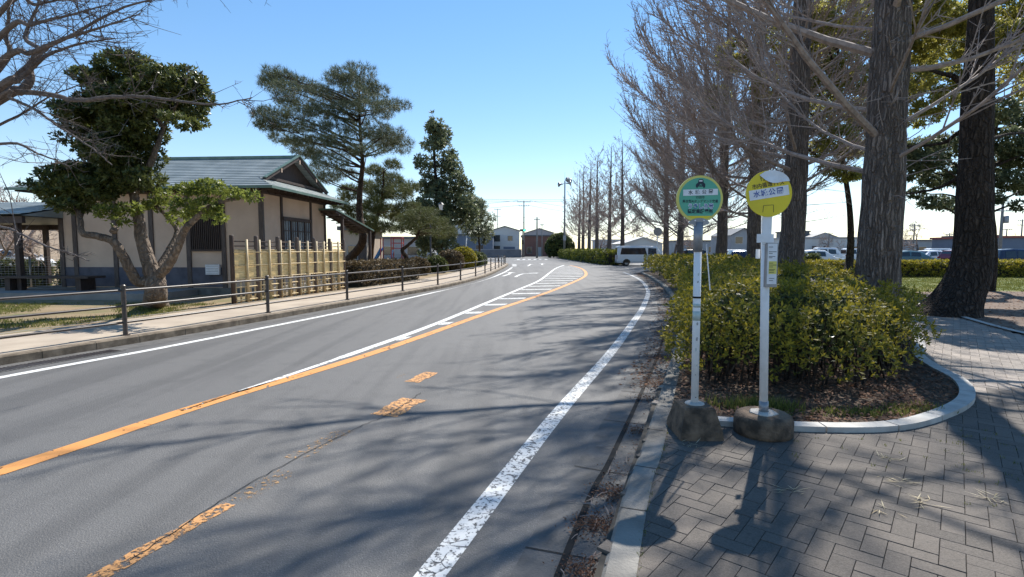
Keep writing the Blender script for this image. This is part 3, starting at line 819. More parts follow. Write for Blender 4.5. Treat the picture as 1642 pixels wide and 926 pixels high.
ball_shrub(-4.35,37.5,.95,.85,M['hedge_brown'],'big round reddish-brown clipped shrub before the grey-green tree',.13,1800,2,SG)
ball_shrub(-3.9,41.5,1.1,.95,M['clip'],'largest yellowish clipped shrub just left of the pale thin post',.15,1800,3,SG)
ball_shrub(-3.2,45.5,.7,.75,M['evergreen'],'dark green shrub right of the pale thin post',.14,1000,4,SG)
ball_shrub(-2.9,48.6,.6,.7,M['magnolia'],'small dark shrub nearest the railing corner',.14,900,5,SG)
ball_shrub(-5.9,29.2,.55,.42,M['hedge_brown'],'low loose brown shrub at the foot of the trained pine',.12,700,6,SG)
ball_shrub(-5.6,31.5,.7,.6,M['hedge_brown'],'twiggy brown shrub between the trained pine and the lamp post',.12,1000,7,SG)
ball_shrub(9.3,104,2.7,2.6,M['evergreen'],'dome-shaped dark evergreen at the end of the roadside hedge',.34,2600,8)

# ---- evergreen tree with many limbs before the tea house
D = 13.0; r = random.Random(12)
base = G(249,492,.11); et = empty('evergreen_tree', base)
def L_(mb): return loc(mb, et)
def pp(px, py, d=D): return P(px, py, d)
tk = MB(); b0 = base+Vector((0,0,-.1))
limb(tk, [b0+Vector((.03,0,0)), base+Vector((0,0,.12)), pp(250,470), pp(247,442)+Vector((0,.05,0))], .33, .21, 16, 6, .02, r)
limb(tk, [pp(247,450), pp(238,420), pp(228,385), pp(222,350), pp(214,310), pp(205,265), pp(196,220)], .19, .06, 10, 6, .015, r)
limb(tk, [pp(244,448), pp(222,452,12.9), pp(207,430,12.7), pp(190,398,12.5), pp(176,385,12.4), pp(150,378,12.3), pp(132,374,12.2), pp(128,350,12.3), pp(118,320,12.5)], .14, .05, 10, 6, .012, r)
limb(tk, [pp(250,446), pp(270,425,12.8), pp(287,392,12.6), pp(297,368,12.5), pp(320,345,12.3), pp(350,325,12.2), pp(385,318,12.2)], .13, .035, 9, 6, .012, r)
limb(tk, [pp(248,444), pp(262,418,13.3), pp(272,400,13.5), pp(284,372,13.8), pp(270,350,13.8), pp(250,330,13.7)], .11, .04, 8, 5, .012, r)
limb(tk, [pp(214,310), pp(235,275), pp(252,235), pp(262,205,13.2), pp(285,165,13.3)], .1, .035, 8, 5, .01, r)
limb(tk, [pp(214,310), pp(185,270), pp(165,220), pp(150,180)], .08, .03, 7, 5, .01, r)
limb(tk, [pp(262,205,13.2), pp(238,170), pp(215,130)], .06, .02, 6, 5, .01, r)
limb(tk, [pp(128,350,12.3), pp(136,330), pp(138,300), pp(130,290)], .06, .03, 6, 5, .01, r)
L_(tk).build('trunk', M['bark_pale'], et, True)
for (x,y,z1,x2,y2,z2) in ((181,372,12.36,185,366,12.3),(298,367,12.45,303,359,12.35)):
    cu = MB(); cu.tube([pp(x,y,z1),pp(x2,y2,z2)],[.075,.07],10)
    L_(cu).build('pruned_stub', M['bark_pale'], et, True)
fo = MB(); r = random.Random(31)
clumps = [(140,125,15,13),(165,135,26,20),(190,112,22,18),(215,105,22,17),(235,120,22,20),(270,130,22,17),(300,130,20,20),(318,150,15,18),(300,170,24,18),(262,165,28,24),(225,155,30,24),(185,165,32,24),(150,175,24,22),(115,180,20,14),(130,200,24,18),(165,205,30,24),(205,200,30,28),(240,205,16,24),(290,195,16,9),(312,190,10,10),(175,240,30,26),(210,245,28,28),(150,245,18,14),(245,250,10,18),(115,225,10,8),(200,285,30,22),(165,280,26,18),(125,275,22,14),(95,285,20,16),(130,300,28,16),(100,310,26,16),(75,302,14,10),(165,305,22,16),(140,320,22,12),(115,330,18,10),(235,285,14,14)]
for (px,py,rx,ry) in clumps:
    d = D + r.uniform(-.9,.9); c = pp(px,py,d); s = d/F; n = int(rx*ry*.75)
    sprig_cloud(fo, r, c, (rx*s*1.05, r.uniform(.45,.75), ry*s*1.05), n, .115, .05, 5)
L_(fo).build('foliage', M['evergreen'], et)
fl = MB()
for (px,py,rx,ry,d) in ((265,318,18,10,13.6),(248,330,14,9,13.6),(305,305,18,9,12.3),(335,300,26,11,12.3),(370,310,22,8,12.2),(400,315,18,7,12.2),(330,330,22,12,12.2),(300,335,18,14,12.4),(345,350,12,9,12.2),(175,340,16,10,12.4),(205,335,16,9,12.6),(190,355,10,6,12.4),(255,300,12,8,13.6),(285,350,10,10,13)):
    c = pp(px,py,d); s = d/F; sprig_cloud(fl, r, c, (rx*s, .4, ry*s), int(rx*ry*.45), .105, .045, 5)
L_(fl).build('young_foliage', M['lime'], et)
tag(et, 'many-limbed evergreen tree with pruned boughs in front of the beige tea house wall', 'tree')

def clump_tree(name, label, cat, base, trunk, r0, clumps, d, dj, m, kind, L, W, dens, seed, bark='bark_dark', k=5, group=None, limbs=True, lr=.045):
    """trunk: list of (px,py,depth); clumps: (px,py,rx,ry) at their own depths"""
    r = random.Random(seed); e = empty(name, base); tk = MB(); fo = MB(); s = d/F
    tp = [base+Vector((0,0,-.15))] + [P(*t) for t in trunk]
    path = limb(tk, tp, r0, r0*.14, 12, 6, .02, r)
    for (px,py,rx,ry) in clumps:
        dd = d + r.uniform(-dj,dj); c = P(px,py,dd); rad = (rx*s*1.1, rx*s*r.uniform(.9,1.2), ry*s*1.1); n = int(rx*ry*dens)
        if kind == 'needle':
            for _ in range(n):
                v = rvec(r); q = .35+.65*r.random()**.5; v.z = v.z*.8
                p = c + Vector((v.x*rad[0]*q, v.y*rad[1]*q, v.z*rad[2]*q)); needle_tuft(fo, r, p, (v*.6+Vector((0,0,.7))+rvec(r)*.4).normalized(), L, W, k)
        else: sprig_cloud(fo, r, c, rad, n, L, W, k)
        if limbs:
            cand = [q for q in path if q.z < c.z+.1] or path[:3]
            q = min(cand, key=lambda q: (q-c).length + .5*abs((c.z-q.z) - .35*math.hypot(c.x-q.x,c.y-q.y)))
            mid = q.lerp(c,.5)+Vector((0,0,.12*(c-q).length*r.uniform(-.6,1)))+rvec(r)*.12
            limb(tk, [q, mid, c+rvec(r)*rad[2]*.3], lr*(.5+.5*min(1,(c-q).length/3)), .012, 5, 4, .02, r)
            for _ in range(3): 
                g = c+Vector((r.uniform(-1,1)*rad[0],r.uniform(-1,1)*rad[1],r.uniform(-.6,1)*rad[2])); tk.tube([mid.lerp(c,.6), g],[.014,.006],4,False)
    ox = e.location; loc(tk,e).build('trunk', M[bark], e, True); loc(fo,e).build('crown', M[m], e)
    return tag(e, label, cat, group)

# big pine behind the tea house
cp = lambda x, y: (400+x*.378, 90+y*.378)
pn = [(110,70),(120,105),(150,95),(150,135),(230,120),(235,150),(95,120),(150,175),(165,200),(100,245),(75,255),(200,250),(255,205),(300,150),(330,170),(365,100),(395,75),(410,110),(470,65),(480,105),(500,135),(540,150),(440,150),(455,190),(370,200),(330,240),(290,240),(420,220),(500,215),(580,220),(630,210),(560,250),(530,190),(470,270),(380,290),(280,300),(220,300),(150,310),(90,300),(75,290),(130,350),(230,360),(300,360),(370,360),(450,330),(540,310),(600,325),(640,365),(570,370),(620,395),(500,400),(420,410),(540,345),(590,350),(250,420),(220,400),(300,470),(350,450),(270,510),(330,520),(400,500),(300,410),(190,370)]
pc = [(cp(x,y)[0], cp(x,y)[1], 19+(i*7)%8, 9+(i*5)%5) for i,(x,y) in enumerate(pn)]
clump_tree('pine_tree','tall spreading pine rising behind the gable end of the tea house','pine tree',G(572,436,.11)+Vector((-.9,-3,0)),
 [(578,395,28),(577,350,28),(576,325,28),(579,290,28),(581,258,28),(578,220,28),(576,170,28),(577,120,28)],.25,pc,28,2.4,'pine','needle',.30,.017,.62,41,'bark_pine',9,lr=.055)
# low-slung lean limb pine beside it, and the looser fir
fir = [(625,290,20,14),(640,310,22,14),(610,310,20,14),(650,335,18,12),(620,340,22,14),(600,330,18,14),(590,300,14,12),(655,300,14,10),(640,350,16,10),(615,365,20,10),(590,355,16,12),(570,340,16,14),(560,310,16,14),(575,370,14,8),(545,330,14,12),(600,275,16,10),(630,265,12,8)]
clump_tree('fir_tree','loose yellow-green conifer between the tall pine and the glossy dark tree','conifer',G(594,432,.11),[(595,400,32),(602,360,32),(612,320,32),(616,270,32)],.22,fir,32,1.6,'pine_fresh','needle',.34,.024,.95,43,'bark_pine',9,lr=.04)
# trained garden pine with a bent trunk
tp = [(672,343,20,10),(650,350,14,8),(700,355,18,9),(715,368,16,7),(660,362,20,9),(690,340,14,8),(640,368,12,6),(725,375,9,5),(680,372,18,7),(705,378,14,6),(665,330,10,6)]
clump_tree('garden_pine','small trained garden pine with a bent leaning trunk by the railing','pine tree',G(622,449,.11),[(630,437,28.2),(645,428,28.2),(652,415,28),(645,402,28),(655,393,28),(668,380,28),(674,362,28),(672,350,28)],.2,tp,28,.9,'pine_fresh','needle',.22,.014,1.2,44,'bark_pine',10,lr=.05)
# glossy dark cone-shaped tree
r = random.Random(9); cl = []
for i in range(95):
    t = r.random()**.75; py = 196+t*205; w_ = 5+48*min(1,t*1.15)**.8
    if py > 370: w_ *= .62
    px = 700+4*t + r.uniform(-1,1)*w_ + (8 if py > 280 else 0); cl.append((px,py,9+7*t,8+5*t))
cl += [(692,200,4,10),(694,188,3,7)]
clump_tree('magnolia_tree','tall cone-shaped tree with glossy dark leaves behind the lamp post','tree',G(706,424,.11)+Vector((0,4,0)),[(706,400,46),(703,350,46),(700,300,46),(696,250,46),(693,190,46)],.34,cl,46,2.2,'magnolia','leaf',.32,.13,.40,45,'bark_dark',5,lr=.05)
r = random.Random(19); cl = []
for i in range(42):
    t = r.random(); py = 322+t*68; w_ = 22*math.sin(.35+t*2.3); cl.append((768+r.uniform(-1,1)*w_,py,7,7))
clump_tree('olive_tree','small grey-green bushy tree near the railing corner','tree',G(768,420,.11)+Vector((0,0,0)),[(769,398,55),(767,370,55),(768,335,55)],.16,cl,55,1.5,'olive','leaf',.28,.08,.8,46,'bark_dark',5,lr=.03)

# ---- evergreens behind the ginkgo row on the right
cz = [(1300,40,30,24),(1340,25,30,22),(1385,60,22,26),(1310,90,26,20),(1350,110,24,22),(1380,130,22,20),(1300,190,18,26),(1345,225,22,20),(1375,180,20,20),(1325,145,22,16),(1310,240,14,14),(1370,240,20,14),(1350,60,26,20),(1395,20,24,20),(1330,180,20,18),(1360,280,18,10),(1330,270,14,10),(1290,130,20,20),(1250,60,22,22),(1230,140,18,20),(1210,200,18,18)]
clump_tree('camphor_tree','slim evergreen tree with yellow-green crown between the two thickest ginkgo trunks','tree',G(1363,452,.11)+Vector((0,.4,0)),[(1362,420,26.5),(1364,380,26.5),(1362,330,26.5),(1352,260,26.5),(1345,200,26.5),(1345,120,26.5),(1345,40,26.5)],.22,cz+[(1295,75,20,18),(1330,60,20,18),(1265,100,20,18),(1390,200,14,18),(1180,90,26,20),(1150,160,20,20)],26,3,'camphor','leaf',.17,.07,.85,61,'bark_dark',5,lr=.07)
cz = [(1470,20,30,22),(1500,50,34,22),(1540,30,30,20),(1475,80,28,20),(1520,90,34,18),(1560,70,24,18),(1470,130,22,14),(1510,130,30,16),(1600,20,30,20),(1630,60,26,18),(1480,190,20,10),(1530,150,22,12),(1650,30,30,24),(1690,60,30,26),(1440,40,20,20),(1620,120,24,12),(1670,140,26,20),(1590,60,26,18)]
rt = random.Random(4)
zt = empty('camphor_tree', G(1550,512,.11)+Vector((.1,.75,0)))
zb = zt.location.copy(); tp_ = [zb+Vector((0,0,-.1)), P(1556,430,zb.y), P(1563,300,zb.y), P(1568,150,zb.y), P(1574,0,zb.y), P(1582,-220,zb.y), P(1600,-480,zb.y)]
mbt = rough_trunk(tp_, lambda t,z: .37*(1-t)**.6+.04+.36*math.exp(-max(z,0)/.5), 52, 110, .07, 5, .3)
for (pts,r0) in (([P(1568,150,13.3),P(1520,120,13),P(1470,110,12.6)],.1),([P(1565,190,13.3),P(1510,230,14.5),P(1440,235,15)],.07),([P(1562,270,13.3),P(1510,300,14.5),P(1450,312,15)],.07),([P(1570,120,13.3),P(1620,60,13),P(1680,30,12.5)],.1),([P(1574,20,13.3),P(1540,-40,12.5),P(1500,-90,12)],.12),([P(1576,-60,13.3),P(1630,-120,13),P(1700,-180,12)],.12),([P(1566,230,13.3),P(1620,215,14.5),P(1680,215,15)],.06)):
    limb(mbt, pts, r0, .02, 7, 6, .03, rt)
fo = MB()
for (px,py,rx,ry) in cz + [(1450,150,24,16),(1490,20,24,18),(1440,90,24,18),(1500,170,24,12),(1600,90,26,14)]:
    dd = 17+rt.uniform(-2.4,2.6); c = P(px,py,dd); s = dd/F; sprig_cloud(fo, rt, c, (rx*s*1.1, .75, ry*s*1.1), int(rx*ry*.75), .13, .05, 5)
loc(mbt,zt).build('trunk', M['bark_dark'], zt, True); loc(fo,zt).build('crown', M['camphor'], zt)
tag(zt,'huge dark evergreen trunk with flared foot at the outer edge of the paved path','tree')
cz = [(1480,240,22,16),(1520,235,22,18),(1470,275,18,12),(1500,290,22,12),(1540,280,18,16),(1620,230,24,22),(1650,250,26,20),(1600,260,22,16),(1620,290,26,14),(1660,300,24,16),(1500,325,22,8),(1470,310,10,8),(1530,330,16,8),(1600,180,24,16),(1650,190,26,20),(1455,250,12,10),(1590,320,16,8),(1640,330,16,6),(1490,260,20,12),(1690,240,30,30)]
clump_tree('oak_tree','dark-leaved evergreen oak behind the huge flared trunk','tree',Vector((17.6,19.5,.11)),[(1592,400,19.5),(1588,330,19.5),(1585,260,19.5),(1600,180,19.5)],.2,cz,19.5,2.2,'magnolia','leaf',.15,.065,.75,63,'bark_dark',5,lr=.07)

# ---- cherry limbs reaching in from the tree past the left edge
r = random.Random(77); ct = empty('cherry_tree', (-11.3,9.6,.11)); tk = MB(); cr0 = ct.location.copy()
fork = Vector((-11.1,9.6,3.0))
limb(tk, [cr0+Vector((0,0,-.1)), cr0+Vector((.1,0,1.4)), fork], .36, .26, 14, 6, .02, r)
def twigs(mb, c, r, n, Lmin, Lmax, rad, sub=5):
    m_ = len(c)-1
    for _ in range(n):
        u = r.uniform(.15,1)*m_; i = min(int(u), m_-1); p = c[i].lerp(c[i+1], u-i); d = (c[i+1]-c[i]).normalized()
        dd = (d*.8+rvec(r)*.9).normalized(); dd.z = max(dd.z,-.15); L = r.uniform(Lmin,Lmax); m2 = p+dd*L*.5+rvec(r)*.04; e = m2+(dd+rvec(r)*.35+Vector((0,0,.15))).normalized()*L*.5
        mb.tube([p,m2,e],[rad,rad*.7,rad*.35],3,False)
        for k in range(sub):
            v = r.random(); q = p.lerp(m2,v*2) if v < .5 else m2.lerp(e,v*2-1); f = q+(dd*.6+rvec(r)).normalized()*L*r.uniform(.15,.4)
            mb.tube([q,f],[rad*.55,rad*.25],3,False)
            for h_ in range(2): g = q.lerp(f,r.random()); mb.tube([g,g+rvec(r)*.09],[rad*.4,rad*.2],3,False)
limbs_ = [([(0,158,9.4),(34,146,9.4),(49,127,9.4),(48,104,9.4),(75,76,9.4),(109,60,9.2),(200,12,9),(310,-15,8.6)],.085,30),
 ([(0,140,9),(26,130,9),(49,112,9),(75,90,8.9),(130,70,8.7),(185,62,8.4)],.06,22),
 ([(0,100,8.8),(50,85,8.6),(110,60,8.4),(160,45,8.2),(225,22,8)],.05,24),
 ([(0,156,9.2),(31,148,9.2),(78,152,9),(124,161,8.8),(181,156,8.5),(233,156,8.3),(298,164,8),(350,168,7.8),(404,157,7.6)],.05,26),
 ([(0,155,9),(16,158,9),(52,174,8.8),(86,197,8.6),(110,213,8.4),(150,240,8.2),(180,265,8)],.03,18),
 ([(0,231,9),(62,247,8.8),(111,267,8.6)],.028,10),
 ([(-10,362,7.2),(30,374,7),(70,393,6.8),(110,405,6.7),(142,419,6.6)],.016,5),
 ([(0,20,8.6),(60,8,8.4),(120,-5,8.2)],.05,22),([(0,60,8.6),(50,40,8.4),(110,25,8.2),(180,5,8)],.045,22),
 ([(0,200,9.8),(40,180,9.8),(90,150,9.7),(150,130,9.6)],.025,14),([(0,110,9.8),(10,60,9.8),(14,10,9.7),(12,-40,9.6)],.05,20),([(48,104,9.4),(40,60,9.6),(60,10,9.7),(70,-40,9.8)],.05,22)]
for pts, r0, nt_ in limbs_:
    w3 = [P(*q) for q in pts]
    c = limb(tk, [fork+rvec(r)*.05 if pts[0][1] < 300 else fork+Vector((.0,-.3,-.6))]+w3, r0*1.25, .007, 8, 7, .01, r)
    twigs(tk, c[7:], r, int(nt_*.8), .4, 1.3, .008, 5)
loc(tk,ct).build('crown', M['bark_cherry'], ct)
tag(ct,'bare cherry tree reaching dark limbs in from past the left edge','cherry tree')

# ---- far bare trees (spreading crowns)
def bare_mesh(seed, H, spread, levels=4, r0=.2):
    r = random.Random(seed); tr = MB(); br = MB()
    def grow(mb, p, d, L, rad, lv):
        n = 3; pts = [p]; 
        for i in range(n):
            d = (d+rvec(r)*.22+Vector((0,0,.05))).normalized(); p = p+d*(L/n); pts.append(p)
        mb.tube(pts, [lerp(rad, rad*.62, i/n) for i in range(n+1)], 6 if lv > 2 else 3, False)
        if lv == 0: return
        k = r.randint(3,4) if lv > 1 else r.randint(4,6)
        for i in range(k):
            q = pts[-1].lerp(pts[1], r.random()*.75) if i else pts[-1]
            nd = (d*.75 + rvec(r)*spread).normalized(); grow(br, q, nd, L*r.uniform(.55,.8), max(rad*.5,.012), lv-1)
    grow(tr, Vector((0,0,-.1)), Vector((r.uniform(-.1,.1),0,1)).normalized(), H*.3, r0, levels)
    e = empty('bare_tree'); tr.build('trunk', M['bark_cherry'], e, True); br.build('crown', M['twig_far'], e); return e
BV = [bare_mesh(5,7,.75,5), bare_mesh(8,7,.7,5), bare_mesh(14,7.5,.65,5)]
BG = 'bare spreading trees in the distance'
for (px,py,d,i,s,lb) in ((8,456,22.8,0,.72,'bare cherry tree with leaning trunk behind the wire fence'),
 (60,420,38,1,1.15,'bare pinkish tree between the hedge blocks beyond the tea house'),(-60,420,36,2,1.25,'bare pinkish tree over the red roof at the far left'),(120,420,45,0,1.25,'tall bare tree rising behind the many-limbed evergreen'),(20,420,48,2,1.5,'tallest bare pinkish tree beyond the grey side roof'),
 (1475,412,88,1,1.25,'bare round-headed tree beside the parking lot, right of the thickest ginkgo trunk'),(1525,410,105,2,1.0,'smaller bare tree beyond the parking lot against the flared trunk'),(1330,408,110,0,1.0,'bare tree above the long white building'),
 (895,410,118,2,1.0,'bare tree behind the dome-shaped evergreen'),(962,408,112,1,1.25,'bare tree among the slender ginkgos beyond the far hedge'),(1030,408,95,0,1.35,'bare tree behind the roof of the white van'),(1080,408,90,1,1.3,'bare tree filling the gap behind the ginkgo row'),(1180,408,95,2,1.1,'bare tree beyond the cars between ginkgo trunks'),(1620,410,115,0,1.0,'bare tree behind the red-topped shop')):
    p = P(px,py,d); o = put(BV[i], p.x, d, .0, d*1.7, s, lb, 'tree', BG)
    if d < 23: o.rotation_euler = (R(3),R(-14),1)

# ================================================================ BUILT THINGS
# ---- brown three-rail railing along the left kerb
rl = [p for p in offset(LK,-.30) if True]
def walk(line, y0, n, step):
    out = []; acc = None; last = None
    for p in line:
        if p.y < y0: last = p; continue
        if acc is None: acc = step
        if last is not None: acc += (p-last).length
        if acc >= step: out.append(p.copy()); acc -= step
        last = p
        if len(out) >= n: break
    return out
rl = cr(rl[::4], 10)
start = None
rp = G(193,537,.125); i0 = min(range(len(rl)), key=lambda i: (rl[i]-Vector((rp.x,rp.y,0))).length)
posts = []; acc = 0
back = rl[:i0+1][::-1]; fwd = rl[i0:]
for ln in (back, fwd):
    acc = 0; q = [ln[0]]
    for a, b_ in zip(ln, ln[1:]):
        acc += (b_-a).length
        if acc >= 3.35: q.append(b_); acc = 0
    if ln is back: posts = q[1:4][::-1]
    else: posts += q[:23]
gr = empty('railing', (posts[0].x,posts[0].y,.125))
def rel(mb, o): return loc(mb, o)
for p in posts:
    b = MB(); b.lathe([(.038,0),(.038,.86),(.045,.862),(.045,.885),(.03,.90)],12,(p.x,p.y,.125)); b.lathe([(.07,0),(.07,.012)],12,(p.x,p.y,.125))
    rel(b,gr).build('post', M['rail'], gr, False)
ia = min(range(len(rl)), key=lambda i:(rl[i]-posts[0]).length); ib = min(range(len(rl)), key=lambda i:(rl[i]-posts[-1]).length)
for h in (.80,.52,.23):
    b = MB(); b.tube([Vector((p.x,p.y,.125+h)) for p in rl[ia:ib+1]], .021, 8); rel(b,gr).build('rail', M['rail'], gr, True)
tag(gr,'dark brown three-rail pedestrian railing along the left pavement','railing')

# ---- tea house (local u right along the front, v back along the gable side)
HO = Vector((-8.43,18.0,.11)); hs = empty('tea_house', HO, -R(4.2))
def hb(name, m, boxes, par=hs):
    b = MB()
    for q in boxes: b.box(*q)
    return b.build(name, m, par)
hb('foundation', M['concrete'], [(-8.4,.3,-.25,5.3,-.1,.22)])
hb('wall', M['plaster'], [(-7.3,0,0,5.0,.22,3.62)])
hb('wainscot', M['wainscot'], [(-7.28,-1.46,-.025,0,.25,.92)])
hb('wainscot', M['wainscot'], [(-.0,.022,.12,4.9,.25,.80)])
for u in (-7.25,-6.75,-5.28,-3.95,-2.62,-1.37,-.02): hb('post', M['grey_wood'], [(u-.075,u+.075,-.05,.05,.2,3.6)])
for v in (1.28,3.62,4.95): hb('post', M['dark_wood'], [(-.04,.05,v-.06,v+.06,.2,3.6)])
hb('beam', M['dark_wood'], [(-7.4,.06,-.06,.03,3.42,3.6)])
hb('beam', M['dark_wood'], [(-.03,.065,.035,5.05,3.42,3.6)])
lw = hb('lattice_window', M['black'], [(-2.54,-1.45,-.02,0,1.52,2.85)])
hb('lattice', M['dark_wood'], [(-2.54+i*.068,-2.54+i*.068+.028,-.055,-.018,1.52,2.85) for i in range(17)]+[(-2.56,-1.43,-.062,-.01,1.47,1.53),(-2.56,-1.43,-.062,-.01,2.84,2.92)], lw)
wn = hb('window', M['cream_glass'], [(0,.03,1.36,3.54,1.0,2.62)])
fr = []
for k in range(5): vv = 1.36+k*.545; fr.append((.025,.06 if k%2==0 else .075,vv-.035,vv+.035,1.0,2.62))
for k in range(1,12): vv = 1.36+k*.1817; fr.append((.028,.045,vv-.009,vv+.009,1.0,2.6))
for z in (1.02,1.42,1.82,2.22,2.60): fr.append((.026,.05,1.34,3.56,z-.016,z+.016))
fr.append((.02,.085,1.3,3.6,2.6,2.72))
hb('window_frame', M['dark_wood'], fr, wn)
nb = hb('slatted_panel', M['sign_white'], [(-1.98,-1.5,-.14,-.06,.68,1.02)])
hb('slat', M['grey_metal'], [(-1.96,-1.52,-.147,-.139,.72+i*.055,.735+i*.055) for i in range(6)], nb)
# roof: stepped metal courses
SLP = 1.42/3.2
def course(mb, a0, b0, a1, b1, th=.022):
    """one course between lower edge a0-b0 and upper edge a1-b1"""
    a0,b0,a1,b1 = map(Vector,(a0,b0,a1,b1)); up = Vector((0,0,th))
    mb.quad(a0+up,b0+up,b1+up*.1,a1+up*.1); mb.quad(a0,b0,b0+up,a0+up)
rf = MB(); ZE = 3.58; NC = 17
def zf(v): return ZE + (v+.7)*SLP
uL = -8.5
for i in range(NC):
    t0, t1 = i/NC, (i+1)/NC; v0, v1 = -.7+3.2*t0, -.7+3.2*t1
    ur = lambda v: .75 - .95*(min(v,.2)+.7)/.9 if v < .2 else .12
    ul = lambda v: uL + .95*(min(v,.2)+.7)/.9 if v < .2 else uL+.85
    course(rf,(ul(v0),v0,zf(v0)),(ur(v0),v0,zf(v0)),(ul(v1),v1,zf(v1)),(ur(v1),v1,zf(v1)))
    w0, w1 = 5.0-v0, 5.0-v1
    course(rf,(ur(v0),w0,zf(v0)),(ul(v0),w0,zf(v0)),(ur(v1),w1,zf(v1)),(ul(v1),w1,zf(v1)))
for i in range(5):
    t0, t1 = i/5, (i+1)/5; u0, u1 = .75-.95*t0, .75-.95*t1; va0, va1 = -.7+.9*t0, -.7+.9*t1; z0, z1 = ZE+.42*t0, ZE+.42*t1
    course(rf,(u0,va0,z0),(u0,5-va0,z0),(u1,va1,z1),(u1,5-va1,z1))
    U0, U1 = uL+.95*t0, uL+.95*t1
    course(rf,(U0,5-va0,z0),(U0,va0,z0),(U1,5-va1,z1),(U1,va1,z1))
roof = rf.build('roof', M['roof'], hs)
sf = MB(); sf.quad((uL+.05,-.65,ZE-.02),(.70,-.65,ZE-.02),(-.1,.25,ZE+.06),(uL+.9,.25,ZE+.06)); sf.quad((.70,-.65,ZE-.025),(.70,5.65,ZE-.025),(-.1,4.8,ZE+.05),(-.1,.25,ZE+.05))
sf.build('soffit', M['dark_wood'], roof)
hb('fascia', M['roof_edge'], [(uL,.75,-.735,-.702,ZE-.07,ZE+.02)], roof)
hb('fascia', M['roof_edge'], [(.752,.785,-.735,5.73,ZE-.07,ZE+.02)], roof)
hb('fascia', M['roof_edge'], [(uL,.75,5.702,5.735,ZE-.07,ZE+.02)], roof)
for q_ in ([(-8.2+i*.42,-8.14+i*.42,-.66,0,ZE-.11,ZE-.03) for i in range(21)]+[(0.06,.68,-.5+i*.42,-.44+i*.42,ZE-.11,ZE-.03) for i in range(15)]): hb('rafter', M['dark_wood'], [q_], roof)
gb = MB(); gb.poly([(-.2,.1,3.9),(-.2,4.9,3.9),(-.2,2.5,4.98)]); gb.build('gable_board', M['dark_wood'], hs)
gb = MB(); gb.poly([(-7.5,4.9,3.9),(-7.5,.1,3.9),(-7.5,2.5,4.98)]); gb.build('gable_board', M['dark_wood'], hs)
vb = MB()
vb.bar((.13,.02,3.89),(.13,2.5,5.01),.06,.13); vb.bar((.13,4.98,3.89),(.13,2.5,5.01),.06,.13); vb.build('bargeboard', M['dark_wood'], hs)
ve = MB(); ve.bar((.145,-.02,3.95),(.145,2.5,5.09),.1,.04); ve.bar((.145,5.02,3.95),(.145,2.5,5.09),.1,.04); ve.build('verge_cap', M['roof_edge'], hs)
for v,z in ((2.5,4.82),(1.1,4.32),(3.9,4.32)):
    b = MB(); b.box(.163,.18,v-.035,v+.035,z-.06,z+.09); b.build('gable_ornament', M['plaster'], hs)
hb('gable_beam', M['dark_wood'], [(-.21,.0,.4,4.6,3.97,4.06)])
hb('ridge_cap', M['roof_edge'], [(uL+.8,.16,2.43,2.57,4.99,5.09)])
# entrance canopy at the back right
cn = MB()   # high edge towards the road, falling away to the back
ca_, cb_, cc_, cd_ = (-.02,4.4,3.17),(.75,4.4,3.17),(.95,8.6,2.42),(-.02,8.6,2.42); u3 = lambda p: (p[0],p[1],p[2]+.07)
cn.poly([ca_,cb_,cc_,cd_][::-1]); cn.poly([u3(ca_),u3(cb_),u3(cc_),u3(cd_)])
for p_, q_ in ((ca_,cb_),(cb_,cc_),(cc_,cd_),(cd_,ca_)): cn.quad(p_,q_,u3(q_),u3(p_))
can = cn.build('canopy', M['roof_edge'], hs)
for i in range(3):
    b = MB(); b.bar((.1+i*.3,4.45,3.11),(.1+i*.33,8.5,2.37),.05,.08); b.build('rafter', M['dark_wood'], can)
for i in range(8):
    v_ = 4.7+i*.5; z_ = 3.17-.75*(v_-4.4)/4.2-.13; b = MB(); b.bar((0,v_,z_),(.78,v_,z_),.05,.05); b.build('batten', M['grey_wood'], can)
sb = MB(); sb.poly([(p_[0],p_[1],p_[2]-.012) for p_ in (ca_,cb_,cc_,cd_)][::-1]); sb.build('canopy_ceiling', M['dark_wood'], can)
for u,v,h in ((.68,5.2,2.98),(.85,8.2,2.45)): hb('post', M['dark_wood'], [(u-.06,u+.06,v-.06,v+.06,0,h)])
# lower side wing on the left with open space under it
wg = MB()
for i in range(9):
    v0, v1 = -1.5+i*.36, -1.5+(i+1)*.36; course(wg,(-15,v0,2.66+i*.075),(-7.15,v0,2.66+i*.075),(-15,v1,2.66+(i+1)*.075),(-7.15,v1,2.66+(i+1)*.075))
wg.poly([(-15,1.74,3.335),(-7.15,1.74,3.335),(-7.15,4.0,2.6),(-15,4.0,2.6)]); wg.poly([(-7.15,-1.45,2.6),(-15,-1.45,2.6),(-15,3.9,2.55),(-7.15,3.9,2.55)])
wg.poly([(-7.15,-1.5,2.62),(-7.15,4.0,2.6),(-7.15,1.74,3.33)])
wr = wg.build('side_roof', M['roof'], hs)
hb('fascia', M['dark_wood'], [(-15,-7.2,-1.42,-1.3,2.38,2.6)], wr)
hb('fascia', M['dark_wood'], [(-15,-7.2,3.6,3.72,2.35,2.55)], wr)
for u,v in ((-7.6,-1.2),(-7.6,3.4),(-11.3,3.4)): hb('post', M['dark_wood'], [(u-.075,u+.075,v-.075,v+.075,.1,2.5)])
hb('terrace', mk('pale_terrace_slab', (.30,.28,.26), (.22,.21,.2), 2, .9), [(-16,-2.2,-2.3,-.26,-.1,.20)])
tag(hs,'beige plastered Japanese tea house with dark posts and a green-grey hip-and-gable roof','house')
bn = empty('bench', hs.matrix_basis @ Vector((-6.5,-1.15,.2)), -R(4.2))
b = MB(); b.box(-1.7,1.5,-.35,.35,.40,.47); b.build('seat', M['dark_wood'], bn)
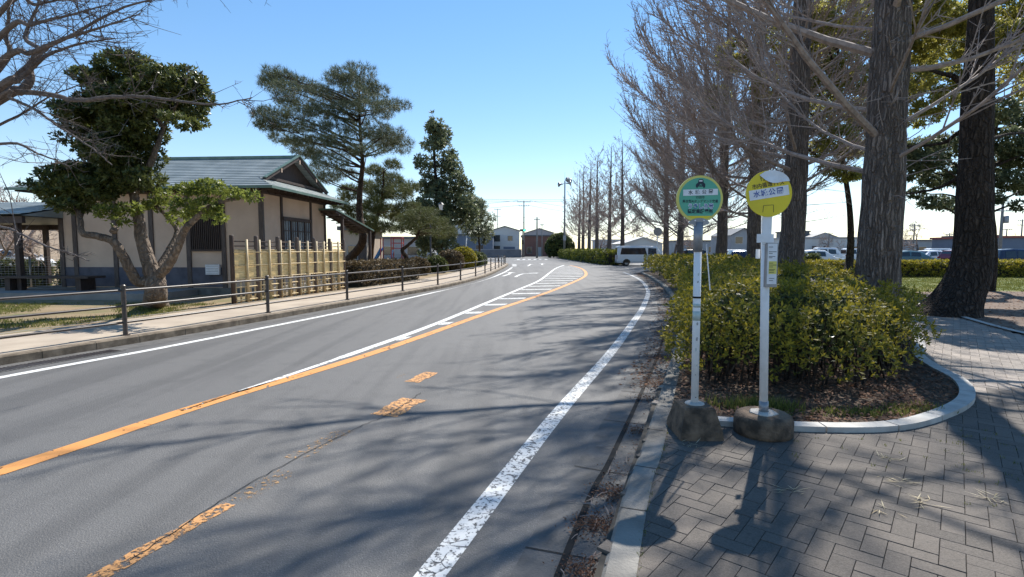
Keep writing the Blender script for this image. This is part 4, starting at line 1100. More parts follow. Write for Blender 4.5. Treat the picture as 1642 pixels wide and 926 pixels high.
for x in (-1.35,1.1):
    b = MB(); b.box(x-.09,x+.09,-.28,.28,0,.40); b.build('leg', M['dark_wood'], bn)
tag(bn,'wide low dark wooden bench on the terrace of the tea house','bench')

# ---- bamboo screen fence
f0 = Vector((-7.75,14.7,.11)); f1 = Vector((-6.5,20.5,.11)); fv = f1-f0; FL = fv.length
bf = empty('bamboo_fence', f0, math.atan2(fv.y,fv.x))
NB = 6; bays = [FL*i/NB for i in range(NB+1)]
for i, x in enumerate(bays):
    b = MB(); b.lathe([(.06,-.1),(.058,1.9),(.05,1.93)],12,(x,0,0)); b.build('post', M['grey_wood'] if i else M['dark_wood'], bf, True)
    if 0 < i < NB:
        b = MB()
        b.lathe([(.036,0),(.034,1.82)],10,(x+.105,-.03,0)); b.build('bamboo_pole', M['bamboo'], bf, True)
    if i < NB:
        xm = x+FL/NB*.52; b = MB(); b.lathe([(.04,0),(.037,1.82)],10,(xm,-.06,0)); b.build('bamboo_pole', M['bamboo'], bf, True)
        b = MB(); z = .68; k = 0
        while z < 1.46:
            hgt = .05; w1 = .006*math.sin(k*1.3+i); yb = .003*(k%2)
            b.quad((x+.03,-.012-yb,z),(x+FL/NB-.03,-.012-yb,z+w1),(x+FL/NB-.03,-.022-yb,z+hgt+w1),(x+.03,-.022-yb,z+hgt))
            b.quad((x+.03,-.022-yb,z+hgt),(x+FL/NB-.03,-.022-yb,z+hgt+w1),(x+FL/NB-.03,.004,z+hgt+w1),(x+.03,.004,z+hgt)); z += hgt+.001; k += 1
        b.box(x+.03,x+FL/NB-.03,.006,.02,.68,1.47); b.build('bamboo_panel', M['bamboo_slat'], bf)
        b = MB()
        for kk in range(5):
            xx = x+.1+(FL/NB-.2)*kk/4; b.tube([(xx-.018,0,.02),(xx-.018,0,.70)],.014,6); b.tube([(xx+.02,.0,.02),(xx+.02,0,.70)],.014,6)
        for zz in (.10,.28,.47,.63): b.tube([(x+.03,-.03,zz),(x+FL/NB-.03,-.03,zz)],.017,6)
        b.build('bamboo_lattice', M['bamboo'], bf, True)
for zz in (1.52,1.63,1.76):
    b = MB(); b.tube([(0,-.0,zz),(FL,-.0,zz)],.017,8); b.build('bamboo_rail', M['bamboo'] if zz<1.6 else M['grey_wood'], bf, True)
for zz in (.7,1.08,1.45):
    b = MB(); b.tube([(0,-.055,zz),(FL,-.055,zz)],.016,8); b.build('bamboo_rail', M['bamboo'], bf, True)
tag(bf,'yellow split bamboo screen fence with dark posts beside the pavement','bamboo fence')

# ---- bus stops
def txt(s, size, x, y, z, m, par, name='lettering', rot=0, sx=1.0, bold=0.0):
    c = bpy.data.curves.new('lettering','FONT'); c.body = s; c.size = size; c.align_x = 'CENTER'; c.align_y = 'CENTER'; c.resolution_u = 2; c.offset = bold
    o = bpy.data.objects.new('tmp', c); COL.objects.link(o); bpy.context.view_layer.update()
    me = bpy.data.meshes.new_from_object(o.evaluated_get(bpy.context.evaluated_depsgraph_get())); bpy.data.objects.remove(o)
    me.materials.clear(); me.materials.append(m); me.name = name
    T = Matrix.Translation((x,y,z)) @ Matrix.Rotation(rot,4,'Y') @ Matrix.Rotation(R(90),4,'X') @ Matrix.Diagonal((sx,1,1,1)); me.transform(T)
    t = bpy.data.objects.new(name, me); COL.objects.link(t); t.parent = par; return t
def plate(name, m, par, x0,x1,z0,z1,y,th=.002, rot=0, cx=0, cz=0, rad=0):
    b = MB(); b.box(x0,x1,y-th,y,z0,z1)
    if rot: b.xf(Matrix.Translation((cx,0,cz)) @ Matrix.Rotation(rot,4,'Y') @ Matrix.Translation((-cx,0,-cz)))
    return b.build(name, m, par)
def cyl_y(c, r, y0, y1, n=64):
    b = MB(); 
    for y in (y0,y1):
        for j in range(n): a = 2*math.pi*j/n; b.v.append((c[0]+r*math.cos(a), y, c[1]+r*math.sin(a)))
    for j in range(n): b.f.append((j,(j+1)%n,n+(j+1)%n,n+j))
    b.f.append(tuple(range(n))); b.f.append(tuple(range(n,2*n))[::-1]); return b
YG = 4.33; q = P(1114,640,YG); gs = empty('bus_stop_sign', (q.x,YG,.121), 0)
S0 = gs.location
dc = P(1121,319.5,YG)-S0; rD = 36.5*YG/F
# footing: stained truncated pyramid
b = MB(); n0 = []
for k,(w_,d_,z) in enumerate(((.172,.2,0),(.168,.195,.06),(.122,.14,.235),(.108,.126,.25))):
    for sx,sy in ((-1,-1),(1,-1),(1,1),(-1,1)): b.v.append((sx*w_+.0,sy*d_,z))
for k in range(3):
    for j in range(4): b.f.append((4*k+j,4*k+(j+1)%4,4*k+4+(j+1)%4,4*k+4+j))
b.f.append((3,2,1,0)); b.f.append((12,13,14,15)); foot = b.build('footing', M['base_concrete'], gs)
mo = MB(); mo.lathe([(.085,.245),(.075,.256),(.05,.265)],18); mo.build('mortar_collar', M['mortar'], foot, True)
b = MB(); b.tube([(0,0,.2),(dc.x,0,dc.z-rD-.12)],.030,20); pl = b.build('pole', M['white_metal'], gs, True)
b = MB(); b.tube([(dc.x-.001,0,dc.z-rD-.24),(dc.x,0,dc.z-rD+.0)],.037,20); b.build('sleeve', M['grey_metal'], gs, True)
b = MB(); cp_ = []
for k in range(25):
    a = math.pi*k/24; cp_.append((dc.x+.082*math.cos(a), -.022, dc.z-rD-.012+.045*math.sin(a)))
b.poly(cp_+[(dc.x-.04,-.022,dc.z-rD-.03),(dc.x+.04,-.022,dc.z-rD-.03)]); b.poly([(x,.0,z) for x,_,z in cp_][::-1])
for i in range(24): b.quad(cp_[i],cp_[i+1],(cp_[i+1][0],0,cp_[i+1][2]),(cp_[i][0],0,cp_[i][2]))
br_ = b.build('bracket', M['grey_metal'], gs)
for dx in (-.035,.035):
    s_ = cyl_y((dc.x+dx,dc.z-rD+.012),.006,-.027,-.02,10); s_.build('bolt', M['sign_white'], br_)
dsk = cyl_y((dc.x,dc.z),rD,-.018,.004).build('disc', M['yellow_rim'], gs)
fc = MB(); pts = []
rg = rD*.90
for j in range(97):
    a = -math.pi*.5+.62 + (2*math.pi-1.24)*j/96; pts.append((dc.x+rg*math.cos(a),-.0195,dc.z+rg*math.sin(a)))
fc.poly(pts); fc.build('green_face', M['green_sign'], dsk)
yb_ = MB(); yp = [(dc.x+rg*math.cos(a),-.0192,dc.z+rg*math.sin(a)) for a in [ -math.pi*.5-.6+1.2*k/24 for k in range(25)]]; yb_.poly(yp); yb_.build('yellow_band', M['yellow_sign'], dsk)
kk = rD*2/72  # metres per photo pixel on the disc
def gx(px): return dc.x+(px-1121)*kk
def gz(py): return dc.z-(py-319.5)*kk
plate('name_strip', M['sign_white'], dsk, gx(1094.5),gx(1148.5),gz(314.3),gz(304.8),-.021,.0015, -R(1.6), dc.x, gz(309.5))
for ch,px,py in (('水',1106,310.3),('城',1116.5,309.7),('公',1127,309.2),('園',1137.5,308.7)): txt(ch, 7.0*kk, gx(px), -.0235, gz(py), M['ink'], dsk, bold=.0008)
txt('行田市',4.6*kk,gx(1121.5),-.0212,gz(317.6),M['ink'],dsk,bold=.0003)
txt('乗合型AIオンデマンド交通',5.0*kk,gx(1121.5),-.0212,gz(323.6),M['ink'],dsk,sx=.93,bold=.0004)
txt('うきしろ号',9.0*kk,gx(1122.3),-.0208,gz(331.6),M['sign_white'],dsk,sx=.9,bold=.0035)
txt('うきしろ号',9.0*kk,gx(1122.3),-.0216,gz(331.6),M['ink_blue'],dsk,sx=.9,bold=.0004)
txt('指定乗降場所',7.0*kk,gx(1121.8),-.0212,gz(339.3),M['ink'],dsk,sx=.95,bold=.0012)
# little car emblem
b = MB(); em = [(-7,6),(-7.4,2),(-6,0),(-4,-1.2),(-3,-6),(-2,-6.6),(3,-6.6),(4,-6),(5,-1.2),(6.8,0),(7.6,2),(7.2,6),(4.5,6.8),(4,4.8),(-4,4.8),(-4.4,6.8)]
b.poly([(gx(1121.3)+x*kk,-.021,gz(296)-y_*kk) for x,y_ in em][::-1]); cm = b.build('car_emblem', M['ink'], dsk)
plate('emblem_window', M['sign_white'], cm, gx(1119),gx(1124),gz(293),gz(291),-.022,.001)
txt('AI',4.2*kk,gx(1121.5),-.0222,gz(298.2),M['green_sign'],cm,bold=.0003)
# tape remains, clamp and hanging strap on the pole
for (py0,py1,m,w_) in ((475.5,478.5,'black',.0325),(487,493,'tape',.0310),(499,514,'tape',.0312)):
    z0 = P(1117,py1,YG).z-S0.z; z1 = P(1117,py0,YG).z-S0.z; xx = dc.x*(z0/dc.z)
    b = MB(); b.tube([(xx,0,z0),(xx,0,z1)],w_,16,True); b.build('tape_band', M[m], pl, True)
b = MB(); a_ = P(1134,392,YG)-S0; c_ = P(1140,466,YG)-S0; b.bar((a_.x,.02,a_.z),(c_.x,.02,c_.z),.016,.004); b.build('hanging_strap', M['sign_white'], gs)
for px,py,w_,h_,m in ((1115.5,543,.02,.035,'grey_metal'),(1114,560,.012,.04,'tape'),(1116,519,.022,.03,'grey_metal'),(1115,585,.01,.02,'tape'),(1113,600,.008,.012,'grey_metal'),(1118,440,.014,.03,'tape'),(1117,452,.012,.02,'base_concrete'),(1113.5,636,.012,.012,'base_concrete')):
    c_ = P(px,py,YG)-S0; b = MB(); b.poly([(c_.x+w_*.5*math.cos(a)*rng.uniform(.6,1.2), -.0312-.0005*k, c_.z+h_*.5*math.sin(a)*rng.uniform(.6,1.2)) for k,a in enumerate([0,.9,1.8,2.8,3.9,5.0])]); b.build('peeling_patch', M[m], pl)
tag(gs,'bus stop pole with round green disc and pyramid-shaped concrete foot','bus stop sign')

q = P(1225,640,YG); ys = empty('bus_stop_sign', (q.x,YG,.121), 0); S0 = ys.location
dc = P(1228,312,YG)-S0; rD = 36*YG/F; kk = rD*2/72
b = MB(); b.lathe([(.225,0),(.23,.03),(.23,.12),(.215,.155),(.19,.17),(.02,.175)],40); foot = b.build('footing', M['base_concrete'], ys, True)
b = MB(); b.lathe([(.11,.172),(.10,.179),(.03,.185)],14); b.v=[(x*(1+.12*math.sin(i*2.1)),y_*(1+.1*math.cos(i*1.3)),z) for i,(x,y_,z) in enumerate(b.v)]; b.build('mortar_collar', M['mortar'], foot, True)
b = MB(); b.tube([(0,0,.17),(dc.x*.9,0,dc.z-rD+.03)],.033,20); pl = b.build('pole', M['white_metal'], ys, True)
b = MB(); b.tube([(0,0,.17),(0,0,.27)],.037,20); b.build('sleeve', M['grey_metal'], ys, True)
plate('upper_channel', M['sign_white'], ys, dc.x-.036,dc.x+.036,dc.z-rD-.22,dc.z-rD+.02,-.03,.016)
dsk = cyl_y((dc.x,dc.z),rD,-.055,-.047).build('disc', M['yellow_sign'], ys)
def gx(px): return dc.x+(px-1228)*kk
def gz(py): return dc.z-(py-312)*kk
TL = -R(9)
plate('name_strip', M['sign_white'], dsk, gx(1228)-.158*rD/.183,gx(1228)+.158*rD/.183,gz(318.5),gz(303),-.0555,.0015,TL,dc.x,gz(312))
for ch,px,py in (('水',1208.5,313.6),('城',1220,311.6),('公',1232.3,309.8),('園',1244.8,307.8)): txt(ch,11*kk,gx(px),-.059,gz(py),M['ink_blue'],dsk,rot=TL,bold=.0008)
for ch,px,py in (('市',1204.8,302),('内',1212.4,300.8),('循',1220.6,299.2),('環',1228.8,298),('バ',1238,296.6),('ス',1247.5,295.2)): txt(ch,8.2*kk,gx(px),-.0562,gz(py),M['ink_black'],dsk,rot=TL,bold=.0006)
txt('行',8.5*kk,gx(1217),-.0562,gz(288.8),M['ink_black'],dsk,rot=TL,bold=.0006)
# torn white patch folded over the upper edge
tp_ = [(1211.5,283.5),(1216,287),(1221,291.5),(1226,294),(1232,295.8),(1239,295.6),(1246,294),(1252,293.2),(1259.3,292.5),(1257.5,288),(1254,284),(1249,280.5),(1243,277.8),(1236,276.3),(1228,276),(1220,277.8)]
b = MB(); r = random.Random(3)
fr_ = [(gx(px),-.0585-(.012 if 2<=i<=7 else .002)*r.uniform(.6,1.2),gz(py)) for i,(px,py) in enumerate(tp_)]
ctr = [(gx(1228),-.062,gz(285)),(gx(1241),-.060,gz(286))]
n = len(b.v); b.v = fr_+ctr; N_ = len(fr_)
for i in range(N_):
    c_ = N_ if (tp_[i][0]+tp_[(i+1)%N_][0])/2 < 1235 else N_+1; b.f.append((i,(i+1)%N_,c_))
b.f += [(N_,N_+1,4),(N_,N_+1,13)]
b.build('peeling_sticker', M['sign_white'], dsk)
b = MB(); 
for a_,c_ in (((1211,341),(1212,330.5)),((1212,330.5),(1227.5,329.5)),((1227.5,329.5),(1228,341))): b.bar((gx(a_[0]+8),-.0555,gz(a_[1])),(gx(c_[0]+8),-.0555,gz(c_[1])),.0022,.003)
b.build('bracket_outline', M['ink_black'], dsk)
def bx_(px,py): v = P(px,py,YG)-S0; return v
a_ = bx_(1209,389.5); c_ = bx_(1236,376)
plate('small_plate', M['sign_white'], ys, a_.x,c_.x,a_.z,c_.z,-.045,.008)
a_ = bx_(1215,415); c_ = bx_(1222,400); plate('clamp_plate', M['sign_white'], ys, a_.x,c_.x,a_.z,c_.z,.04,.008)
a_ = bx_(1221,460); c_ = bx_(1242,390)
tb = plate('timetable_box', M['grey_metal'], ys, a_.x,c_.x,a_.z,c_.z,-.034,.03)
plate('timetable_sheet', M['sign_white'], tb, a_.x+.01,c_.x-.008,a_.z+.025,c_.z-.006,-.0645,.002)
d_ = bx_(1226,439); e2 = bx_(1239,419); plate('yellow_notice', M['yellow_rim'], tb, d_.x,e2.x,d_.z,e2.z,-.067,.001)
b = MB(); r = random.Random(8)
for py in (396.5,404,406.5,411.5,413.5,422,425,428,432,434,437,446,449.5):
    s_ = bx_(1226.5,py); L = r.uniform(.025,.062); b.box(s_.x,s_.x+L,-.0692,-.0685,s_.z-.002,s_.z+.002)
b.build('printed_rows', M['ink'], tb)
tag(ys,'bus stop pole with torn yellow disc, timetable box and round concrete foot','bus stop sign')

# ---- vehicles
def vehicle(name, label, cat, paint, loc_, rz, L, W, H, kind, group=None):
    e = empty(name, loc_, rz)
    if kind == 'van':   # x from rear 0 to front L : (x, belt, roof)
        sec = [(0,.98,.99,.9),(.03,1.05,H-.06,.97),(.25,1.05,H,1),(L*.62,1.05,H,1),(L*.80,1.02,H-.05,1),(L*.93,.98,1.06,.98),(L*.985,.85,.88,.95),(L,.6,.62,.9)]
        gl = [(.3,L*.60),(L*.62,L*.80)]; ws = (4,5); base = .28
    elif kind == 'kei':
        sec = [(0,.95,.96,.92),(.03,1.0,H-.08,.96),(.3,1.0,H,1),(L*.62,1.0,H-.01,1),(L*.70,.98,H-.08,1),(L*.86,.95,1.0,.98),(L*.97,.82,.85,.95),(L,.55,.57,.9)]
        gl = [(.3,L*.36),(L*.38,L*.66)]; ws = (4,5); base = .25
    else:               # hatchback
        sec = [(0,.85,.86,.92),(.06,.92,.95,.96),(.35,.95,H-.08,1),(L*.28,.95,H,1),(L*.52,.93,H-.04,1),(L*.73,.9,.94,1),(L*.93,.76,.79,.95),(L,.5,.52,.88)]
        gl = [(L*.12,L*.30),(L*.32,L*.53)]; ws = (4,5); base = .24
    hw = W/2; b = MB(); n = len(sec); ring = 10
    def half(s):
        x, bl, rf_, k = s; h2 = hw*k; top = h2*(.80 if rf_ > bl+.2 else .93)
        return [(x,h2*.92,base),(x,h2,base+.18),(x,h2,bl),(x,lerp(h2,top,.9),lerp(bl,rf_,.86)),(x,top*.86,rf_)]
    for s in sec:
        hfl = half(s); b.v += hfl + [(x,-y_,z) for x,y_,z in hfl[::-1]]
    for i in range(n-1):
        for j in range(ring):
            b.f.append((i*ring+j,i*ring+(j+1)%ring,(i+1)*ring+(j+1)%ring,(i+1)*ring+j))
    b.f.append(tuple(range(ring))[::-1]); b.f.append(tuple((n-1)*ring+j for j in range(ring)))
    bd_ = b.build('body', paint, e)
    bv = bd_.modifiers.new('soft','BEVEL'); bv.width = .03; bv.segments = 2; bv.limit_method = 'ANGLE'; bv.angle_limit = R(25)
    def at(x):
        for a, c in zip(sec, sec[1:]):
            if a[0] <= x <= c[0]: t = (x-a[0])/(c[0]-a[0]+1e-9); return tuple(lerp(p,q_,t) for p,q_ in zip(a,c))
        return sec[-1]
    for s_ in (1,-1):
        for x0,x1 in gl:
            q0 = half(at(x0)); q1 = half(at(x1)); o = .012
            def pt(h_, t): return (h_[2][0], (lerp(h_[2][1],h_[3][1],t)+o)*s_, lerp(h_[2][2],h_[3][2],t))
            g = MB(); sh_ = (x1-x0)*.06
            P0=list(pt(q0,.1));P1=list(pt(q1,.1));P2=list(pt(q1,.9));P3=list(pt(q0,.9)); P2[0]-=sh_; P3[0]+=sh_
            g.quad(P0,P1,P2,P3); g.build('window', M['car_glass'], e)
    A = half(sec[ws[0]]); B = half(sec[ws[1]]); g = MB()
    nv = Vector((B[4][2]-A[4][2],0,-(B[4][0]-A[4][0]))).normalized()*-.014
    nv = Vector((abs(nv.x),0,abs(nv.z)))
    g.quad(*[Vector(p)+nv for p in ((lerp(A[4][0],B[4][0],.08),A[4][1]*.95,lerp(A[4][2],B[4][2],.08)),(lerp(A[4][0],B[4][0],.95),B[4][1]*.93,lerp(A[4][2],B[4][2],.95)),(lerp(A[4][0],B[4][0],.95),-B[4][1]*.93,lerp(A[4][2],B[4][2],.95)),(lerp(A[4][0],B[4][0],.08),-A[4][1]*.95,lerp(A[4][2],B[4][2],.08)))])
    g.build('windscreen', M['car_glass'], e)
    A = half(sec[1]); B = half(sec[2]); g = MB()
    zb_ = max(A[2][2],.95)+.03
    if kind == 'hatch': g.quad((A[2][0]+.02,-hw*.8,zb_),(A[2][0]+.02,hw*.8,zb_),(B[4][0]-.05,hw*.68,H-.17),(B[4][0]-.05,-hw*.68,H-.17))
    else: g.quad((-.0,-hw*.82,1.08),(-.0,hw*.82,1.08),(.012,hw*.74,H-.2),(.012,-hw*.74,H-.2))
    g.build('rear_window', M['car_glass'], e)
    rw = .31 if kind != 'kei' else .27
    for x in (L*.19, L*.81):
        for s_ in (1,-1):
            ty = cyl_y((x,rw),rw,0,.2,20); ty.v = [(a,(hw*.985-.2+c if s_>0 else -hw*.985+c),z) for a,c,z in ty.v]; wh = ty.build('wheel', M['tyre'], e)
            rm = cyl_y((x,rw),rw*.62,0,.02,16); rm.v = [(a,(hw*.985-.012+c if s_>0 else -hw*.985-.008+c),z) for a,c,z in rm.v]; rm.build('rim', M['hub'], wh)
            ar = MB(); N=14; o = hw*1.003*s_
            ar.poly([(x+(rw+.07)*math.cos(math.pi*k/N),o,rw+(rw+.07)*math.sin(math.pi*k/N)) for k in range(N+1)][::s_]); ar.build('wheel_arch', M['car_black'], e)
    for s_ in (1,-1):
        q_ = at(L*.96); b = MB(); y0 = hw*q_[3]*.55*s_; y1 = hw*q_[3]*.97*s_
        b.box(L*.955,L*.992,min(y0,y1),max(y0,y1),q_[1]-.2,q_[1]-.03); b.build('headlight', M['lamp_glass'], e)
        b = MB(); b.box(-.015,.06,min(hw*.72*s_,hw*.93*s_),max(hw*.72*s_,hw*.93*s_),.62,.95 if kind!='van' else 1.1); b.build('tail_light', M['tail'], e)
        b = MB(); xm = L*.70 if kind!='van' else L*.82; b.box(xm,xm+.1,min(hw*1.0*s_,hw*1.17*s_),max(hw*1.0*s_,hw*1.17*s_),.98,1.14); b.build('wing_mirror', paint, e)
    b = MB(); b.box(-.02,.02,-hw*.9,hw*.9,.3,.48); b.box(L-.04,L+.015,-hw*.85,hw*.85,.27,.45); b.build('bumper', M['car_black'] if paint is not M['car_white'] else M['car_silver'], e)
    b = MB(); b.box(-.03,-.021,-.17,.17,.5,.66); b.box(L+.016,L+.024,-.17,.17,.32,.48); b.build('number_plate', M['plate'], e)
    return tag(e, label, cat, group)
v0 = P(984,424,54)
vehicle('van','white van with dark side windows waiting at the side road beyond the hedge','van',M['car_white'],(10.5,53.6,0),R(-3),4.85,1.75,1.98,'van')
CG = 'cars in the parking lot'
def park(px, py_top, H, d, kind, paint, rz, label, cat='car', L=3.9, W=1.68):
    p = P(px, 410, d); vehicle('parked_car' if cat == 'car' else 'parked_van', label, cat, paint, (p.x,d,.0), rz, L, W, H, kind, CG)
park(1306,401,1.85,66,'kei',M['car_white'],R(-4),'white box-shaped kei van with dark rear side window near the hedge block','van',3.4,1.5)
park(1281,403,1.6,50,'hatch',M['car_white'],R(-8),'white car half hidden by the dark square-cut hedge block')
park(1352,402,1.75,68,'kei',M['car_white'],R(-3),'white wagon just right of the thin brown trunk','car',3.5,1.5)
park(1430,405,1.52,50,'hatch',M['car_teal'],R(-12),'teal-grey hatchback at the right flank of the thickest ginkgo trunk','car',3.9)
park(1466,403,1.5,66,'hatch',M['car_silver'],R(-20),'silver car parked behind the teal-grey hatchback','car',4.1)
park(1508,404,1.55,54,'hatch',M['car_white'],R(190),'white compact car facing the teal-grey hatchback')
park(1522,402,1.75,62,'kei',M['car_white'],R(170),'white tall car left of the flared trunk, behind the wine-red car','car',3.4,1.5)
park(1515,404,1.6,50,'hatch',M['car_wine'],R(5),'wine-red car showing beside the flared trunk')
park(1588,404,1.68,42,'hatch',M['car_navy'],R(-8),'dark blue car with pale rear glass right of the flared trunk','car',4.2,1.75)
park(1640,405,1.6,48,'hatch',M['car_white'],R(-5),'white car right of the dark blue car at the picture edge')
park(1168,403,1.55,58,'hatch',M['car_white'],R(-6),'white car seen between the two bus stop poles, in the front row')
park(1165,401,1.6,72,'kei',M['car_white'],R(-4),'white kei car seen between the two bus stop poles, in the back row','car',3.4,1.5)
park(1186,404,1.5,55,'hatch',M['car_navy'],R(80),'dark car parked nose-on beside the front white car between the poles')
park(1096,402,1.6,64,'kei',M['car_black'],R(-4),'black car seen just left of the green bus stop pole','car',3.4,1.5)
park(1232,403,1.55,60,'hatch',M['car_silver'],R(-4),'silver car behind the timetable box of the yellow bus stop')
park(1390,402,1.6,78,'kei',M['car_silver'],R(-4),'silver kei car behind the thickest ginkgo trunk','car',3.4,1.5)
park(1500,401,1.55,84,'hatch',M['car_silver'],R(-40),'small silver car in the far row beyond the white compact car')

# ---- poles, lamp, mast, posts
def px_h(px, py, d): return P(px,py,d)
t = G(691,434,.11); lp = empty('street_lamp', t); tz = P(692,337,t.y).z-.11
b = MB(); b.lathe([(.09,0),(.09,.5),(.055,.55),(.045,tz),(.02,tz+.05)],12); b.build('pole', M['rail'], lp, True)
ax_ = 17*t.y/F; az_ = P(700,337,t.y).z-.11
b = MB(); b.tube([(0,0,az_-.12),(ax_*.5,0,az_-.02),(ax_,0,az_-.02)],.022,8); b.build('arm', M['rail'], lp, True)
b = MB(); b.lathe([(.09,0),(.17,.36),(.17,.38)],6,(ax_,0,az_)); b.build('lantern', M['sign_white'], lp)
b = MB(); b.lathe([(.24,.38),(.10,.52),(.03,.54),(.015,.64)],6,(ax_,0,az_)); b.lathe([(.1,-.03),(.1,0)],6,(ax_,0,az_)); b.build('lantern_cap', M['rail'], lp)
tag(lp,'black garden lamp post with a small white lantern on a side arm','street lamp')
t = G(745,429,.11); wp = empty('thin_post', t); b = MB(); tp2 = P(748,378,t.y); b.tube([(0,0,0),(tp2.x-t.x,0,tp2.z-.11)],.055,10); b.build('pole', M['white_metal'], wp, True); b = MB(); b.lathe([(.075,0),(.075,.25)],10); b.build('sleeve', M['grey_metal'], wp, True)
tag(wp,'pale thin leaning post on the pavement before the olive-green tree','post')
t = Vector((P(905,400,95).x,95,0)); mm = empty('loudspeaker_mast', t); top = P(905,291,95).z
b = MB(); b.lathe([(.2,0),(.11,top),(.03,top+.1),(.02,top+1.6)],12); b.build('pole', M['grey_metal'], mm, True)
for (dx,dy,dz,yaw) in ((-.9,-.1,-.9,2.6),(.75,-.2,-.6,-.4),(.3,-.9,.25,-1.2),(.9,.3,.2,.3)):
    b = MB(); b.lathe([(.08,-.35),(.12,0),(.22,.25),(.46,.5)],16); b.xf(Matrix.Translation((dx*.7,dy*.7,top+dz*.6)) @ Matrix.Rotation(yaw,4,'Z') @ Matrix.Rotation(R(90),4,'Y')); b.build('horn', M['grey_metal'], mm, True)
b = MB(); b.bar((-.8,0,top-.4),(.8,0,top-.3),.06,.06); b.bar((0,-.7,top+.1),(.5,.3,top+.1),.06,.06); b.build('bracket', M['grey_metal'], mm)
b = MB(); b.box(-.25,.25,-.35,-.12,3.2,4.1); b.build('cabinet', M['wall_grey'], mm)
tag(mm,'tall grey mast with four horn loudspeakers beside the dome-shaped evergreen','mast')
PG = 'utility poles around the junction'; poles = {}
def upole(px, py_top, d, label, arms, r0=.17, bx=False):
    x = P(px,405,d).x; top = P(px,py_top,d).z; e = empty('utility_pole',(x,d,0)); b = MB(); b.lathe([(r0,-.1),(r0*.62,top)],10); b.build('pole', M['pole'], e, True)
    for dz, w_ in arms:
        b = MB(); b.box(-w_,w_,-.14,-.05,top-dz-.05,top-dz+.05); cb = b.build('crossarm', M['grey_metal'], e)
        for k in (-.9,-.45,.45,.9): 
            b = MB(); b.lathe([(.05,.05),(.07,.1),(.05,.16),(.02,.22)],8,(k*w_,-.1,top-dz)); b.build('insulator', M['sign_white'], cb)
    if bx: b = MB(); b.lathe([(.24,0),(.27,.1),(.27,.75),(.2,.85)],12,(.4,-.1,top-2.6)); b.build('transformer', M['grey_metal'], e, True)
    tag(e,label,'utility pole',PG); return Vector((x,d,top))
p1 = upole(840,322,112,'tallest utility pole behind the traffic light at the junction',[(.3,1.4),(1.1,1.1)])
p2 = upole(861,349,100,'dark utility pole before the red-brown building',[(.4,.6)],.2)
p3 = upole(869,359,118,'thin short pole between the red-brown building and the dome-shaped evergreen',[(.3,.5)],.12)
p4 = upole(798,335,140,'slim lattice-armed pole above the pale gabled house',[(.2,.9),(2.0,.8)],.12)
p5 = upole(1464,359,92,'utility pole above the round-headed bare tree in the parking lot',[(.4,.9),(1.1,.7)],.15)
p6 = upole(1521,374,98,'utility pole left of the flared trunk beyond the parking lot',[(.3,.8)],.15)
p7 = upole(1603,322,62,'thick concrete utility pole right of the flared trunk',[(.3,1.1),(1.2,.9)],.2,True)
p8 = upole(1612,367,95,'utility pole with a side arm behind the thick concrete one',[(.2,.9)],.14)
p9 = upole(1636,352,100,'utility pole at the picture edge above the red-topped shop',[(.3,1.0),(1.1,1.0)],.16)
p10 = upole(1328,373,110,'slim utility pole over the long white building',[(.3,.8)],.15)
def wire(a, c, sag, label, w_=.028):
    a = Vector(a); c = Vector(c); pts = []
    for k in range(25):
        t = k/24; p = a.lerp(c,t); p.z -= sag*4*t*(1-t); pts.append(p)
    b = MB(); o = a.copy(); b.tube([p-o for p in pts], w_, 4); e = b.build('overhead_cable', M['wire']); e.location = o
    tag(e, label, 'cable', 'overhead cables above the junction')
wire(P(690,318,118),P(1000,319,125),.3,'topmost overhead cable spanning the sky above the junction',.03)
wire(P(690,320.5,118),P(1000,321,125),.35,'overhead cable just under the topmost one above the junction',.03)
wire(P(600,331,114),p1+Vector((-1.2,-.1,0)),.5,'upper cable running left from the tallest utility pole',.03)
wire(P(600,336,114),p1+Vector((-1.0,-.1,-1)),.6,'lower cable running left from the tallest utility pole',.025)
wire(p1+Vector((1.2,-.1,0)),P(1010,338,116),.6,'upper cable running right from the tallest utility pole',.025)
wire(p1+Vector((1.0,-.1,-1)),P(1010,345,116),.6,'lower cable running right from the tallest utility pole',.025)
wire(P(690,349,130),P(1000,344,130),.4,'thin cable crossing behind the top of the tallest utility pole',.022)
wire(P(690,358,126),p1+Vector((0,-.15,-4.6)),.4,'lowest cable left of the tallest utility pole',.03)
wire(p7+Vector((-1,-.1,0)),p5+Vector((0,0,-.3)),.8,'cable from the thick concrete pole towards the parking lot pole',.018)
wire(p7+Vector((1,-.1,0)),P(1760,318,70),.5,'cable running right from the thick concrete pole',.018)
x = P(838,400,108).x; tl = empty('traffic_light',(x,108,0)); b = MB(); b.lathe([(.1,0),(.08,5.6)],10); b.build('pole', M['pole'], tl, True)
b = MB(); b.bar((0,0,5.45),(.5,-.25,5.45),.06,.06); b.build('arm', M['pole'], tl)
b = MB(); b.box(-.55,.65,-.42,-.25,5.25,5.7); hd = b.build('signal_head', M['wall_grey'], tl)
b = MB(); b.disc((.35,-.43,5.47),.17,16); b.build('green_lamp', M['signal'], hd)
b = MB(); b.disc((-.02,-.43,5.47),.15,16); b.build('dark_lamp', M['car_black'], hd); b = MB(); b.disc((-.37,-.43,5.47),.15,16); b.build('dark_lamp', M['car_black'], hd)
b = MB(); b.box(-.2,.2,-.25,-.1,2.6,3.5); b.build('pedestrian_signal', M['car_black'], tl)
tag(tl,'traffic light showing green at the far junction','traffic light')
rs = empty('road_sign', Vector((P(1053,440,41.2).x,41.2,0))); b = MB(); b.lathe([(.038,0),(.038,3.1)],10); b.build('pole', M['white_metal'], rs, True)
cyl_y((.02,3.0),.33,-.02,-.04,28).build('sign_plate', M['grey_metal'], rs)
